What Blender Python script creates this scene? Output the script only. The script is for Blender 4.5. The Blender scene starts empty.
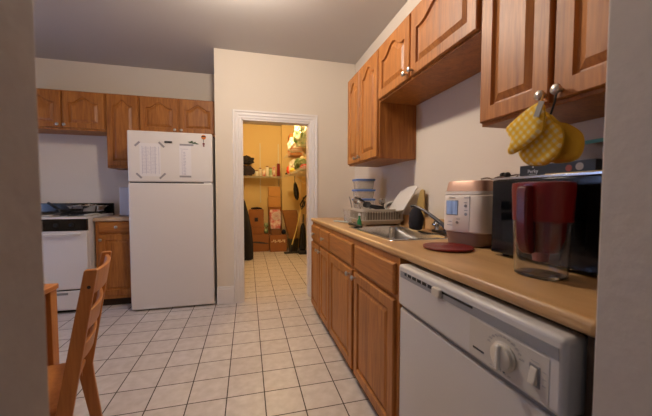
import bpy, bmesh, math, random
from mathutils import Vector, Matrix, noise
random.seed(7)
scene = bpy.context.scene
COL = scene.collection
PI = math.pi

# ------------------------------------------------------------------ materials
def lin(c):
    return tuple(((v/255)/12.92 if v/255 <= .04045 else ((v/255+.055)/1.055)**2.4) for v in c) + (1,)

def mat(name, rgb, rough=.5, metal=0, spec=.5, var=0, scale=8, stretch=(1, 1, 1), bump=0, bscale=None, trans=0, alpha=1,
        emit=None, estr=0, coat=0, rgb2=None, detail=4):
    m = bpy.data.materials.new(name); m.use_nodes = True
    nt = m.node_tree; b = nt.nodes['Principled BSDF']
    c = lin(rgb)
    b.inputs['Base Color'].default_value = c
    b.inputs['Roughness'].default_value = rough
    b.inputs['Metallic'].default_value = metal
    b.inputs['Specular IOR Level'].default_value = spec
    b.inputs['Transmission Weight'].default_value = trans
    b.inputs['Coat Weight'].default_value = coat
    b.inputs['Alpha'].default_value = alpha
    if emit:
        b.inputs['Emission Color'].default_value = lin(emit); b.inputs['Emission Strength'].default_value = estr
    if var or rgb2 or bump:
        tc = nt.nodes.new('ShaderNodeTexCoord'); mp = nt.nodes.new('ShaderNodeMapping')
        mp.inputs['Scale'].default_value = stretch
        nt.links.new(tc.outputs['Object'], mp.inputs['Vector'])
        no = nt.nodes.new('ShaderNodeTexNoise'); no.inputs['Scale'].default_value = scale; no.inputs['Detail'].default_value = detail
        nt.links.new(mp.outputs[0], no.inputs['Vector'])
        if var or rgb2:
            r = nt.nodes.new('ShaderNodeValToRGB')
            c2 = lin(rgb2) if rgb2 else tuple(x*(1-var) for x in c[:3])+(1,)
            r.color_ramp.elements[0].position = .32; r.color_ramp.elements[1].position = .68
            r.color_ramp.elements[0].color = c2; r.color_ramp.elements[1].color = c
            nt.links.new(no.outputs['Fac'], r.inputs[0]); nt.links.new(r.outputs[0], b.inputs['Base Color'])
        if bump:
            nb = no
            if bscale:
                nb = nt.nodes.new('ShaderNodeTexNoise'); nb.inputs['Scale'].default_value = bscale
                nt.links.new(mp.outputs[0], nb.inputs['Vector'])
            bm = nt.nodes.new('ShaderNodeBump'); bm.inputs['Strength'].default_value = bump; bm.inputs['Distance'].default_value = .01
            nt.links.new(nb.outputs['Fac'], bm.inputs['Height']); nt.links.new(bm.outputs[0], b.inputs['Normal'])
    return m

def oak(name, light, dark, axis='z', rough=.46):
    m = bpy.data.materials.new(name); m.use_nodes = True
    nt = m.node_tree; b = nt.nodes['Principled BSDF']; b.inputs['Roughness'].default_value = rough
    tc = nt.nodes.new('ShaderNodeTexCoord'); mp = nt.nodes.new('ShaderNodeMapping')
    s = {'z': (1, 1, .07), 'x': (.07, 1, 1), 'y': (1, .07, 1)}[axis]
    mp.inputs['Scale'].default_value = s
    nt.links.new(tc.outputs['Object'], mp.inputs['Vector'])
    n1 = nt.nodes.new('ShaderNodeTexNoise'); n1.inputs['Scale'].default_value = 130; n1.inputs['Detail'].default_value = 3
    n2 = nt.nodes.new('ShaderNodeTexNoise'); n2.inputs['Scale'].default_value = 14; n2.inputs['Detail'].default_value = 3; n2.inputs['Distortion'].default_value = 1.2
    nt.links.new(mp.outputs[0], n1.inputs['Vector']); nt.links.new(mp.outputs[0], n2.inputs['Vector'])
    w = nt.nodes.new('ShaderNodeMath'); w.operation = 'MULTIPLY_ADD'; w.inputs[1].default_value = .45
    nt.links.new(n1.outputs['Fac'], w.inputs[0])
    w2 = nt.nodes.new('ShaderNodeMath'); w2.operation = 'MULTIPLY'; w2.inputs[1].default_value = .55
    nt.links.new(n2.outputs['Fac'], w2.inputs[0]); nt.links.new(w2.outputs[0], w.inputs[2])
    wv = nt.nodes.new('ShaderNodeTexWave'); wv.bands_direction = 'DIAGONAL'; wv.inputs['Scale'].default_value = 16; wv.inputs['Distortion'].default_value = 7
    wv.inputs['Detail'].default_value = 1.5; wv.inputs['Detail Scale'].default_value = 1.3; nt.links.new(mp.outputs[0], wv.inputs['Vector'])
    pw = nt.nodes.new('ShaderNodeMath'); pw.operation = 'POWER'; pw.inputs[1].default_value = 3; nt.links.new(wv.outputs['Fac'], pw.inputs[0])
    sb = nt.nodes.new('ShaderNodeMath'); sb.operation = 'MULTIPLY_ADD'; sb.inputs[1].default_value = -.05
    nt.links.new(pw.outputs[0], sb.inputs[0]); nt.links.new(w.outputs[0], sb.inputs[2]); w = sb
    r = nt.nodes.new('ShaderNodeValToRGB')
    r.color_ramp.elements[0].position = .30; r.color_ramp.elements[1].position = .64
    r.color_ramp.elements[0].color = lin(dark); r.color_ramp.elements[1].color = lin(light)
    nt.links.new(w.outputs[0], r.inputs[0]); nt.links.new(r.outputs[0], b.inputs['Base Color'])
    return m

OAK = oak('oak', (184, 118, 52), (134, 76, 28))
OAKX = oak('oak_horizontal', (184, 118, 52), (138, 80, 30), 'x')
OAKY = oak('oak_horizontal_depth', (184, 118, 52), (138, 80, 30), 'y')
OAKD = oak('oak_underside', (170, 108, 60), (145, 86, 44), 'y', .5)
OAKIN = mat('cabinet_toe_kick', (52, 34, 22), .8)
PINE = oak('pine_chair', (190, 124, 62), (164, 98, 42), 'z', .42)
PINET = oak('pine_table', (196, 128, 70), (170, 104, 52), 'y', .45)
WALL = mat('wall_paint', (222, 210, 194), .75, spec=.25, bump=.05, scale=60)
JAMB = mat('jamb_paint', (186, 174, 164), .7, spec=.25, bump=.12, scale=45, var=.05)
CEIL = mat('ceiling_paint', (192, 186, 180), .85, spec=.2, bump=.05, scale=50)
PANT = mat('pantry_paint', (222, 196, 140), .8, spec=.2)
TRIM = mat('trim_paint', (228, 222, 218), .45)
WHITE = mat('white_enamel', (222, 216, 212), .35, coat=.2)
WHITE2 = mat('dishwasher_enamel', (202, 197, 194), .35)
CREAM = mat('cream_plastic', (205, 196, 182), .4)
GREYP = mat('grey_plastic', (138, 137, 140), .5)
DGREY = mat('dark_grey', (60, 58, 58), .6)
BLACK = mat('black_gloss', (14, 14, 17), .18)
BLACKM = mat('black_matte', (20, 19, 20), .65)
NICKEL = mat('brushed_nickel', (190, 182, 172), .3, 1)
CHROME = mat('chrome', (215, 215, 215), .12, 1)
STEEL = mat('stainless_steel', (205, 203, 200), .26, 1, var=.15, scale=40, stretch=(1, .05, 1))
IRON = mat('cast_iron', (22, 22, 24), .5)
LAM = mat('laminate', (206, 166, 116), .36, rgb2=(182, 140, 92), scale=9, stretch=(1.3, .35, 1), detail=8)
LAMB = mat('laminate_beige', (196, 165, 135), .4, var=.1, scale=30)
PAPER = mat('paper', (226, 222, 224), .8)
INK = mat('ink_line', (150, 145, 175), .8)
TAPE = mat('grey_tape', (150, 145, 150), .6)
COPPER = mat('rose_gold', (196, 158, 138), .45, .5)
MAUVE = mat('brown_plastic', (124, 96, 84), .45)
RCWHITE = mat('cooker_white', (222, 212, 204), .35)
LCD = mat('display_glass', (84, 94, 104), .15, rgb2=(150, 158, 165), scale=10, stretch=(1, 6, .4))
REDP = mat('red_plastic', (116, 14, 13), .3)
REDDK = mat('dark_red_plastic', (88, 12, 12), .35)
REDT = mat('translucent_red_plastic', (140, 20, 16), .25)
CLEAR = mat('clear_plastic', (235, 235, 235), .08, trans=1, spec=.5)
FROST = mat('frosted_plastic', (246, 244, 240), .15, trans=.85)
BLUEL = mat('blue_lid', (96, 130, 200), .4)
BOARD = mat('cutting_board_plastic', (228, 222, 212), .5)
BAMBOO = mat('bamboo', (190, 158, 92), .5, var=.15, scale=30, stretch=(1, 1, .1))
RACKP = mat('rack_plastic', (190, 180, 164), .45)
FAUC = mat('chrome_dark_reflection', (84, 80, 78), .35, 1)  # darker than chrome: the dark surroundings it mirrors are in the base colour
GREEN = mat('green_plastic', (40, 130, 80), .4)
CARD = mat('cardboard', (150, 94, 48), .85, var=.12, scale=6)
CARD2 = mat('light_cardboard', (206, 152, 88), .85, var=.1, scale=6)
CARDT = mat('parcel_tape', (46, 36, 32), .3)
CLOTHD = mat('dark_cloth', (30, 26, 32), .95, bump=.4, scale=30)
TAN = mat('brown_paper', (142, 92, 42), .9, var=.15, scale=12)
WBAG = mat('white_bag', (226, 220, 206), .45, bump=.6, scale=14)
GBAG = mat('green_white_bag', (232, 232, 214), .4, rgb2=(52, 140, 50), scale=7, bump=.5)
REDBAG = mat('red_pattern_bag', (196, 48, 40), .5, rgb2=(232, 220, 205), scale=13)
LEAF = mat('green_stuff', (84, 110, 52), .8, rgb2=(150, 160, 120), scale=18)
WIRE = mat('white_wire', (216, 210, 190), .45)
YELP = mat('yellow_plastic', (226, 196, 60), .4)
ORANGE = mat('orange_card', (214, 122, 50), .7)
BLUEC = mat('blue_cloth', (70, 90, 130), .9)
OLIVE = mat('dark_olive_plastic', (62, 54, 36), .5)
YPOLE = mat('yellow_pole', (226, 200, 110), .4)
CABLE = mat('brown_cable', (92, 66, 48), .5)
SEAL = mat('teal_seal', (90, 170, 155), .4)
SILV = mat('silver_ink', (190, 190, 190), .5)
WINF = mat('window_glass', (235, 240, 245), .02, trans=1)

def gingham():
    m = bpy.data.materials.new('yellow_gingham'); m.use_nodes = True
    nt = m.node_tree; b = nt.nodes['Principled BSDF']; b.inputs['Roughness'].default_value = .95
    tc = nt.nodes.new('ShaderNodeTexCoord'); mp = nt.nodes.new('ShaderNodeMapping')
    mp.inputs['Rotation'].default_value = (math.radians(38), 0, 0); mp.inputs['Scale'].default_value = (52, 52, 52)
    nt.links.new(tc.outputs['Object'], mp.inputs['Vector'])
    sp = nt.nodes.new('ShaderNodeSeparateXYZ'); nt.links.new(mp.outputs[0], sp.inputs[0])
    acc = []
    for ax in ('Y', 'Z'):
        f = nt.nodes.new('ShaderNodeMath'); f.operation = 'FRACT'; nt.links.new(sp.outputs[ax], f.inputs[0])
        g = nt.nodes.new('ShaderNodeMath'); g.operation = 'GREATER_THAN'; g.inputs[1].default_value = .5; nt.links.new(f.outputs[0], g.inputs[0])
        acc.append(g)
    mu = nt.nodes.new('ShaderNodeMath'); mu.operation = 'ADD'
    nt.links.new(acc[0].outputs[0], mu.inputs[0]); nt.links.new(acc[1].outputs[0], mu.inputs[1])
    r = nt.nodes.new('ShaderNodeValToRGB'); r.color_ramp.interpolation = 'CONSTANT'
    r.color_ramp.elements[0].color = lin((222, 170, 34)); r.color_ramp.elements[1].color = lin((224, 206, 150)); r.color_ramp.elements[1].position = .9
    e = r.color_ramp.elements.new(.4); e.color = lin((226, 184, 66))
    hv = nt.nodes.new('ShaderNodeMath'); hv.operation = 'MULTIPLY'; hv.inputs[1].default_value = .5
    nt.links.new(mu.outputs[0], hv.inputs[0]); nt.links.new(hv.outputs[0], r.inputs[0]); nt.links.new(r.outputs[0], b.inputs['Base Color'])
    return m
GING = gingham()
YCLOTH = mat('yellow_cloth', (190, 146, 30), .95, bump=.3, scale=120)

def tile_mat():
    m = bpy.data.materials.new('floor_tile'); m.use_nodes = True
    nt = m.node_tree; b = nt.nodes['Principled BSDF']
    g = nt.nodes.new('ShaderNodeNewGeometry'); mp = nt.nodes.new('ShaderNodeMapping')
    mp.inputs['Location'].default_value = (-.0848+2.121*4, -.0822+2.121*4, 0)
    nt.links.new(g.outputs['Position'], mp.inputs['Vector'])
    br = nt.nodes.new('ShaderNodeTexBrick'); br.offset = 0; br.squash = 1
    br.inputs['Scale'].default_value = 1; br.inputs['Brick Width'].default_value = .2121; br.inputs['Row Height'].default_value = .2121
    br.inputs['Mortar Size'].default_value = .0033; br.inputs['Mortar Smooth'].default_value = .1; br.inputs['Bias'].default_value = 0
    br.inputs['Color1'].default_value = lin((212, 204, 199)); br.inputs['Color2'].default_value = lin((205, 196, 191))
    br.inputs['Mortar'].default_value = lin((72, 60, 54))
    nt.links.new(mp.outputs[0], br.inputs['Vector'])
    no = nt.nodes.new('ShaderNodeTexNoise'); no.inputs['Scale'].default_value = 18; no.inputs['Detail'].default_value = 5
    nt.links.new(g.outputs['Position'], no.inputs['Vector'])
    r = nt.nodes.new('ShaderNodeValToRGB'); r.color_ramp.elements[0].position = .35; r.color_ramp.elements[1].position = .7
    r.color_ramp.elements[0].color = (.84, .82, .8, 1); r.color_ramp.elements[1].color = (1, 1, 1, 1)
    nt.links.new(no.outputs['Fac'], r.inputs[0])
    mx = nt.nodes.new('ShaderNodeMix'); mx.data_type = 'RGBA'; mx.blend_type = 'MULTIPLY'; mx.inputs[0].default_value = 1
    nt.links.new(br.outputs['Color'], mx.inputs[6]); nt.links.new(r.outputs[0], mx.inputs[7]); nt.links.new(mx.outputs[2], b.inputs['Base Color'])
    bp = nt.nodes.new('ShaderNodeBump'); bp.invert = True; bp.inputs['Strength'].default_value = .4; bp.inputs['Distance'].default_value = .002
    nt.links.new(br.outputs['Fac'], bp.inputs['Height']); nt.links.new(bp.outputs[0], b.inputs['Normal'])
    ro = nt.nodes.new('ShaderNodeMapRange'); ro.inputs['To Min'].default_value = .38; ro.inputs['To Max'].default_value = .85
    nt.links.new(br.outputs['Fac'], ro.inputs['Value']); nt.links.new(ro.outputs[0], b.inputs['Roughness'])
    return m
TILE = tile_mat()

# ------------------------------------------------------------------ mesh builder
class MB:
    def __init__(self): self.bm = bmesh.new()
    def box(self, x0, x1, y0, y1, z0, z1, M=None):
        vs = [self.bm.verts.new((x, y, z)) for x in (x0, x1) for y in (y0, y1) for z in (z0, z1)]
        for f in ((0, 1, 3, 2), (4, 6, 7, 5), (0, 4, 5, 1), (2, 3, 7, 6), (0, 2, 6, 4), (1, 5, 7, 3)):
            self.bm.faces.new([vs[i] for i in f])
        if M is not None:
            for v in vs: v.co = M @ v.co
        return self
    def loft(self, rings, cap0=True, cap1=True, closed=True):
        R = [[self.bm.verts.new(p) for p in r] for r in rings]
        n = len(R[0])
        for a, b in zip(R, R[1:]):
            for i in range(n if closed else n-1):
                j = (i+1) % n
                self.bm.faces.new((a[i], a[j], b[j], b[i]))
        if cap0: self.bm.faces.new(list(reversed(R[0])))
        if cap1: self.bm.faces.new(R[-1])
        return self
    def cyl(self, p0, p1, r0, r1=None, n=20, cap=True):
        r1 = r0 if r1 is None else r1
        p0, p1 = Vector(p0), Vector(p1); d = (p1-p0).normalized()
        a = d.orthogonal().normalized(); b = d.cross(a)
        rings = [[p + (a*math.cos(2*PI*i/n) + b*math.sin(2*PI*i/n))*r for i in range(n)] for p, r in ((p0, r0), (p1, r1))]
        return self.loft(rings, cap, cap)
    def lathe(self, base, axis, prof, n=28, cap=True):
        base = Vector(base); d = Vector(axis).normalized(); a = d.orthogonal().normalized(); b = d.cross(a)
        rings = [[base + d*h + (a*math.cos(2*PI*i/n) + b*math.sin(2*PI*i/n))*max(r, .0004) for i in range(n)] for r, h in prof]
        return self.loft(rings, cap, cap)
    def tube(self, pts, r, n=8):
        pts = [Vector(p) for p in pts]; rings = []; a = None
        for i, p in enumerate(pts):
            t = (pts[min(i+1, len(pts)-1)] - pts[max(i-1, 0)]).normalized()
            if a is None: a = t.orthogonal().normalized()
            a = (a - t*a.dot(t)); a = a.normalized() if a.length > 1e-6 else t.orthogonal().normalized()
            b = t.cross(a); rr = r[i] if isinstance(r, (list, tuple)) else r
            rings.append([p + (a*math.cos(2*PI*k/n) + b*math.sin(2*PI*k/n))*rr for k in range(n)])
        return self.loft(rings)
    def prism(self, poly, f0, f1):
        """poly of 2D points; f0/f1 map 2D to 3D for the two faces"""
        return self.loft([[f0(*p) for p in poly], [f1(*p) for p in poly]])
    def blob(self, c, r, seed=0, amp=.18, freq=3, sub=3, sq=1.0, flat=True):
        t = bmesh.new(); bmesh.ops.create_icosphere(t, subdivisions=sub, radius=1)
        idx = {}
        for v in t.verts:
            p = v.co.normalized()
            q = Vector([math.copysign(abs(x)**sq, x) for x in p])
            k = 1 + amp*(noise.noise(p*freq + Vector((seed*7.3, seed, 0))) + .5*noise.noise(p*freq*2.6 + Vector((0, seed*3.1, 5))))
            z = q.z*k
            if flat: z = max(z, -.8)
            idx[v.index] = self.bm.verts.new((c[0]+q.x*k*r[0], c[1]+q.y*k*r[1], c[2]+z*r[2]))
        for f in t.faces: self.bm.faces.new([idx[v.index] for v in f.verts])
        t.free(); return self
    def build(self, name, m, parent=None, bevel=0, smooth=False, seg=2, loc=None, sub=0, angle=35, world=True):
        bmesh.ops.recalc_face_normals(self.bm, faces=self.bm.faces[:])
        if loc is None and parent is None: # origin at the base centre
            xs = [v.co for v in self.bm.verts]
            loc = Vector(((min(p.x for p in xs)+max(p.x for p in xs))/2, (min(p.y for p in xs)+max(p.y for p in xs))/2, min(p.z for p in xs)))
        off = Vector(loc) if loc is not None else Vector((0, 0, 0))
        if parent is not None and world:
            q = parent; tot = Vector((0, 0, 0))
            while q is not None: tot = tot + q.location; q = q.parent
            base = tot
            if loc is None: off = base
        bmesh.ops.translate(self.bm, verts=self.bm.verts[:], vec=-off)
        me = bpy.data.meshes.new(name); self.bm.to_mesh(me); self.bm.free()
        o = bpy.data.objects.new(name, me); COL.objects.link(o); me.materials.append(m)
        if parent is not None:
            o.parent = parent
            o.location = (0, 0, 0)
        else: o.location = off
        if bevel:
            b = o.modifiers.new('bevel', 'BEVEL'); b.width = bevel; b.segments = seg; b.limit_method = 'ANGLE'; b.angle_limit = math.radians(angle)
        if sub:
            s = o.modifiers.new('sub', 'SUBSURF'); s.levels = sub; s.render_levels = sub
        if smooth or bevel:
            for p in me.polygons: p.use_smooth = True
            if not sub:
                try:
                    me.set_sharp_from_angle(angle=math.radians(40))
                except Exception: pass
        return o

def root(name, loc, label, cat, group=None, rz=0):
    o = bpy.data.objects.new(name, None); COL.objects.link(o); o.location = loc; o.rotation_euler = (0, 0, rz); o.empty_display_size = .05
    return tag(o, label, cat, group)
def tag(o, label, cat, group=None):
    o['label'] = label; o['category'] = cat
    if group: o['group'] = group
    return o
def struct(o): o['kind'] = 'structure'; return o
def vec(*a): return Vector(a)

# ------------------------------------------------------------------ room shell
CH = 2.68
XR = 1.22; YB = 4.10; YD = 3.37; XL = -3.0; YN0, YN1 = .29, .41
struct(MB().box(-3.2, 1.5, -1.5, 7.0, -.05, 0).build('floor', TILE))
struct(MB().box(-3.2, 1.5, YN0, YD+.12, CH, CH+.05).box(-3.2, -.34, YD+.12, 4.25, CH, CH+.05).build('ceiling', CEIL))
struct(MB().box(XR, XR+.1, YN0, YD, 0, CH).build('wall_right', WALL))
struct(MB().box(XL-.1, -.34, YB, YB+.1, 0, CH).build('wall_back', WALL))
# wall with the pantry doorway, and its return beside the fridge
DX0, DX1, DZ = -.056, .680, 1.976
struct(MB().box(-.325, DX0, YD, YD+.12, 0, CH).box(DX1, XR+.1, YD, YD+.12, 0, CH).box(DX0, DX1, YD, YD+.12, DZ, CH)
       .box(-.325, -.24, YD+.12, YB+.1, 0, CH).build('wall_pantry', WALL))
# left wall with window opening
WY0, WY1, WZ0, WZ1 = 2.2, 3.3, .6, 1.9
struct(MB().box(XL-.1, XL, YN0, WY0, 0, CH).box(XL-.1, XL, WY1, YB+.1, 0, CH).box(XL-.1, XL, WY0, WY1, 0, WZ0).box(XL-.1, XL, WY0, WY1, WZ1, CH).build('wall_left', WALL))
wf = MB()
for a in ((WY0, WY0+.05, WZ0, WZ1), (WY1-.05, WY1, WZ0, WZ1), (WY0, WY1, WZ0, WZ0+.05), (WY0, WY1, WZ1-.05, WZ1), (WY0, WY1, 1.23, 1.27)):
    wf.box(XL-.08, XL-.03, *a)
w1 = struct(wf.build('window_1', TRIM, bevel=.004))
MB().box(XL-.06, XL-.055, WY0+.03, WY1-.03, WZ0+.03, WZ1-.03).build('pane', WINF, w1)
# near wall the picture looks through
LJ, RJ = -.224, .625
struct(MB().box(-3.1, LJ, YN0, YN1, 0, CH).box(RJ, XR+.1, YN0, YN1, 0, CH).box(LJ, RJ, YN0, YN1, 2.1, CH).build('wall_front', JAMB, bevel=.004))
# casing of the pantry doorway (jamb lining + moulded casing)
def casing():
    m = MB()
    for (z1) in (0,):
        prof = [(0, 0), (0, .012), (.02, .018), (.05, .014), (.075, .02), (.09, .02), (.09, 0)]
    w = .09
    def seg(p, q, wdir):
        # cross-section polygon swept from p to q with mitres handled by caller
        pass
    L = [(0, .006), (.012, .012), (.03, .012), (.04, .018), (.062, .016), (.075, .024), (.088, .024), (.092, .0)]
    rings = []
    for (s, d) in L:
        rings.append([vec(DX0-s, YD-d, 0), vec(DX0-s, YD-d, DZ+s), vec(DX1+s, YD-d, DZ+s), vec(DX1+s, YD-d, 0)])
    m.loft(rings, cap0=False, cap1=False, closed=False)
    m.box(DX0-.001, DX0+.012, YD-.006, YD+.12, 0, DZ); m.box(DX1-.012, DX1+.001, YD-.006, YD+.12, 0, DZ); m.box(DX0, DX1, YD-.006, YD+.12, DZ-.012, DZ+.001)
    return m
struct(casing().build('trim_1', TRIM))
struct(MB().box(-.325, DX0-.092, YD-.018, YD-.001, 0, .19).box(-.325, DX0-.092, YD-.026, YD-.001, 0, .165).build('baseboard_back', TRIM, bevel=.003))
struct(MB().box(DX1+.092, XR, YD-.014, YD-.001, 0, .175).build('baseboard_right', TRIM, bevel=.003))
# pantry shell
PX = 1.15; PB = 6.75
struct(MB().box(-.325, -.24, YB+.101, PB, 0, CH).build('wall_pantry_left', PANT))
struct(MB().box(PX, PX+.1, YD+.12, PB, 0, CH).build('wall_pantry_right', PANT))
struct(MB().box(-.325, PX+.1, PB, PB+.1, 0, CH).box(.72, PX, 6.6, PB, 0, CH).build('wall_pantry_back', PANT))
struct(MB().box(-.24, PX+.1, YD+.12, PB+.1, CH, CH+.05).build('ceiling_pantry', CEIL))

# ------------------------------------------------------------------ cabinets
def door_mesh(o, u, n, w, h, arch=0, rail=.055, d=.019):
    """raised-panel door; o lower corner, u along width, n outward, z up"""
    o, u, n = Vector(o), Vector(u), Vector(n); zz = vec(0, 0, 1)
    NS = 25 if arch else 2
    def shape(x0, x1, z0, z1, A):
        pts = [(x0, z0), (x1, z0), (x1, z1)]
        for i in range(1, NS):
            s = 1 - 2*i/NS
            pts.append((((x0+x1)/2 + s*(x1-x0)/2), z1 + (A*(.5+.5*math.cos(PI*s/.82)) if abs(s) < .82 else 0)))
        pts.append((x0, z1)); return pts
    def ring(pts, dep): return [o + u*x + zz*z + n*dep for x, z in pts]
    top = h - rail - arch
    out = shape(0, w, 0, h, 0); out2 = shape(.004, w-.004, .004, h-.004, 0)
    def ins(k, A=arch): return shape(rail+k, w-rail-k, rail+k, top-k, A)
    rings = [ring(out, 0), ring(out, d-.005), ring(out2, d), ring(ins(0), d), ring(ins(.004), d-.012), ring(ins(.010), d-.013),
             ring(ins(.034, arch*.96), d-.001), ring(ins(.037, arch*.96), d-.001)]
    m = MB(); m.loft(rings); return m
def knob_mesh(p, n, s=1.0):
    return MB().lathe(p, n, [(.006*s, 0), (.005*s, .014*s), (.012*s, .017*s), (.0155*s, .022*s), (.0145*s, .028*s), (.008*s, .032*s), (0, .033*s)], 20)
def cab_door(parent, o, u, n, w, h, arch=0, knob=None, name='door', m=None, rail=.055, flat=False):
    if flat:
        o_, u_, n_ = Vector(o), Vector(u), Vector(n); zz = vec(0, 0, 1)
        def rr(k, dp): return [o_+u_*k+zz*k+n_*dp, o_+u_*(w-k)+zz*k+n_*dp, o_+u_*(w-k)+zz*(h-k)+n_*dp, o_+u_*k+zz*(h-k)+n_*dp]
        mm = MB().loft([rr(0, 0), rr(0, .012), rr(.008, .019)])
    else: mm = door_mesh(o, u, n, w, h, arch, rail)
    d = mm.build(name, m or OAK, parent)
    if knob:
        kp = Vector(o) + Vector(u)*knob[0] + vec(0, 0, knob[1]) + Vector(n)*.019
        knob_mesh(kp, n).build('knob', NICKEL, d, smooth=True)
    return d

# right wall cabinets : faces look to -X
XF = .92
def wall_cab_r(y0, y1, z0, z1, doors, label, name='wall_cabinet'):
    r = root(name, (XR-.005, (y0+y1)/2, z0), label, 'cabinet', 'oak wall cabinets over the right counter')
    b = MB().box(XF+.001, XR-.004, y0+.001, y1-.001, z0, z1)
    b.build('cabinet_body', OAKD if False else OAK, r, bevel=.002)
    for (a, c, kn) in doors:
        # u runs towards -Y (left to right in view)
        cab_door(r, (XF, a, z0+.012), (0, -1, 0), (-1, 0, 0), a-c, (z1-z0)-.032, .06, kn)
    return r
ZT = 2.225
wall_cab_r(2.025, 2.695, 1.435, ZT, [(2.685, 2.40, (.235, .035)), (2.38, 2.035, (.025, .035))], 'tall two-door oak wall cabinet at far end of right wall, nearest the pantry')
wall_cab_r(1.045, 2.025, 1.83, ZT, [(2.012, 1.592, (.395, .03)), (1.575, 1.06, (.022, .03))], 'short high-mounted oak wall cabinet over the sink')
wall_cab_r(.42, 1.04, 1.445, ZT, [(1.032, .745, (.277, .022)), (.730, .43, (.027, .024))], 'nearest oak wall cabinet, above the black microwave, with yellow mitts on its knobs')

# back wall cabinets : faces look to -Y
YF = 3.80
def wall_cab_b(x0, x1, z0, z1, doors, label):
    r = root('wall_cabinet', ((x0+x1)/2, YB-.005, z0), label, 'cabinet', 'oak wall cabinets on the far left wall')
    MB().box(x0+.001, x1-.001, YF+.001, YB-.004, z0, z1).build('cabinet_body', OAK, r, bevel=.002)
    for (a, c, kn) in doors:
        cab_door(r, (a, YF, z0+.02), (1, 0, 0), (0, -1, 0), c-a, (z1-z0)-.03, .06, kn)
    return r
ZB = 2.262
wall_cab_b(-2.30, -1.478, 1.85, ZB, [(-2.29, -1.885, (.383, .03)), (-1.868, -1.488, (.022, .03))], 'short two-door oak wall cabinet over the white stove')
wall_cab_b(-1.478, -1.155, 1.46, ZB, [(-1.468, -1.165, (.27, .03))], 'tall narrow single-door oak wall cabinet left of the refrigerator top')
wall_cab_b(-1.155, -.345, 1.85, ZB, [(-1.145, -.760, (.355, .03)), (-.742, -.355, (.020, .03))], 'short two-door oak wall cabinet above the refrigerator')

# right base cabinets
XC = .645
def base_r(y0, y1, label, units, closed_far=True):
    r = root('base_cabinet', ((XC+XR)/2, (y0+y1)/2, 0), label, 'cabinet', 'oak base cabinets under the right counter')
    b = MB()
    b.box(XC, XC+.02, y0, y1, .05, .893).box(XC+.02, XR-.004, y1-.018, y1, .05, .893).box(XC+.02, XR-.004, y0, y0+.018, .05, .893).box(XC+.02, XR-.004, y0+.018, y1-.018, .05, .07)
    b.build('cabinet_body', OAK, r)
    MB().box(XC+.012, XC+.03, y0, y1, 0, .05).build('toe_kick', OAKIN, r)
    for (a, c, dk, kn) in units:
        cab_door(r, (XC, a, .722), (0, -1, 0), (-1, 0, 0), a-c, .142, knob=dk, name='drawer' if dk else 'drawer_front', flat=True, m=OAKY)
        cab_door(r, (XC, a, .058), (0, -1, 0), (-1, 0, 0), a-c, .64, knob=kn)
    return r
base_r(2.325, 3.03, 'oak base cabinet with two narrow doors and two small drawers, nearest the pantry doorway',
       [(3.02, 2.675, (.17, .07), (.31, .60)), (2.645, 2.335, (.155, .07), (.03, .60))])
base_r(1.19, 2.325, 'wide two-door oak base cabinet under the sink beside the dishwasher',
       [(2.310, 1.775, None, (.50, .612)), (1.735, 1.215, None, (.03, .612))])

# base cabinet between stove and refrigerator
BX0, BX1, BYF = -1.515, -1.14, 3.575
r = root('base_cabinet', ((BX0+BX1)/2, 3.82, 0), 'small oak base cabinet with one drawer between stove and refrigerator', 'cabinet')
MB().box(BX0, BX1, BYF, YB-.003, .08, .893).build('cabinet_body', OAK, r, bevel=.002)
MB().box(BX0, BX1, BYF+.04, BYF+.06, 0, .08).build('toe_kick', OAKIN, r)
cab_door(r, (BX0+.03, BYF, .775), (1, 0, 0), (0, -1, 0), .335, .11, knob=(.17, .06), name='drawer', flat=True, m=OAKX)
cab_door(r, (BX0+.03, BYF, .12), (1, 0, 0), (0, -1, 0), .335, .635, .0, knob=(.025, .585))
tag(MB().box(BX0-.005, BX1, BYF-.03, YB-.004, .895, .93).build('countertop', LAMB, bevel=.006), 'short beige countertop between stove and refrigerator', 'countertop')

# main countertop with sink hole
CZ = .93; CL = .635
SX0, SX1, SY0, SY1 = .735, 1.095, 1.44, 2.10
def slab_with_hole(xs, ys, z0, z1):
    m = MB(); bm = m.bm; V = {}
    for i, x in enumerate(xs):
        for j, y in enumerate(ys):
            for k, z in enumerate((z0, z1)): V[i, j, k] = bm.verts.new((x, y, z))
    for i in range(3):
        for j in range(3):
            if (i, j) == (1, 1): continue
            for k in (0, 1): bm.faces.new((V[i, j, k], V[i+1, j, k], V[i+1, j+1, k], V[i, j+1, k]))
    def wl(a, b): bm.faces.new((V[a+(0,)], V[b+(0,)], V[b+(1,)], V[a+(1,)]))
    for i in range(3): wl((i, 0), (i+1, 0)); wl((i, 3), (i+1, 3)); wl((0, i), (0, i+1)); wl((3, i), (3, i+1))
    for a, b in (((1, 1), (2, 1)), ((1, 2), (2, 2)), ((1, 1), (1, 2)), ((2, 1), (2, 2))): wl(a, b)
    return m
ct = slab_with_hole((CL, SX0, SX1, XR-.003), (YN1+.002, SY0, SY1, 3.07), .895, CZ).build('countertop', LAM, bevel=.012, seg=4, angle=60)
tag(ct, 'long tan laminate countertop along the right wall, holding the sink and rice cooker', 'countertop')
MB().box(XR-.022, XR-.003, YN1+.002, 3.07, CZ, CZ+.085).build('backsplash', LAM, ct, bevel=.004)

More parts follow.
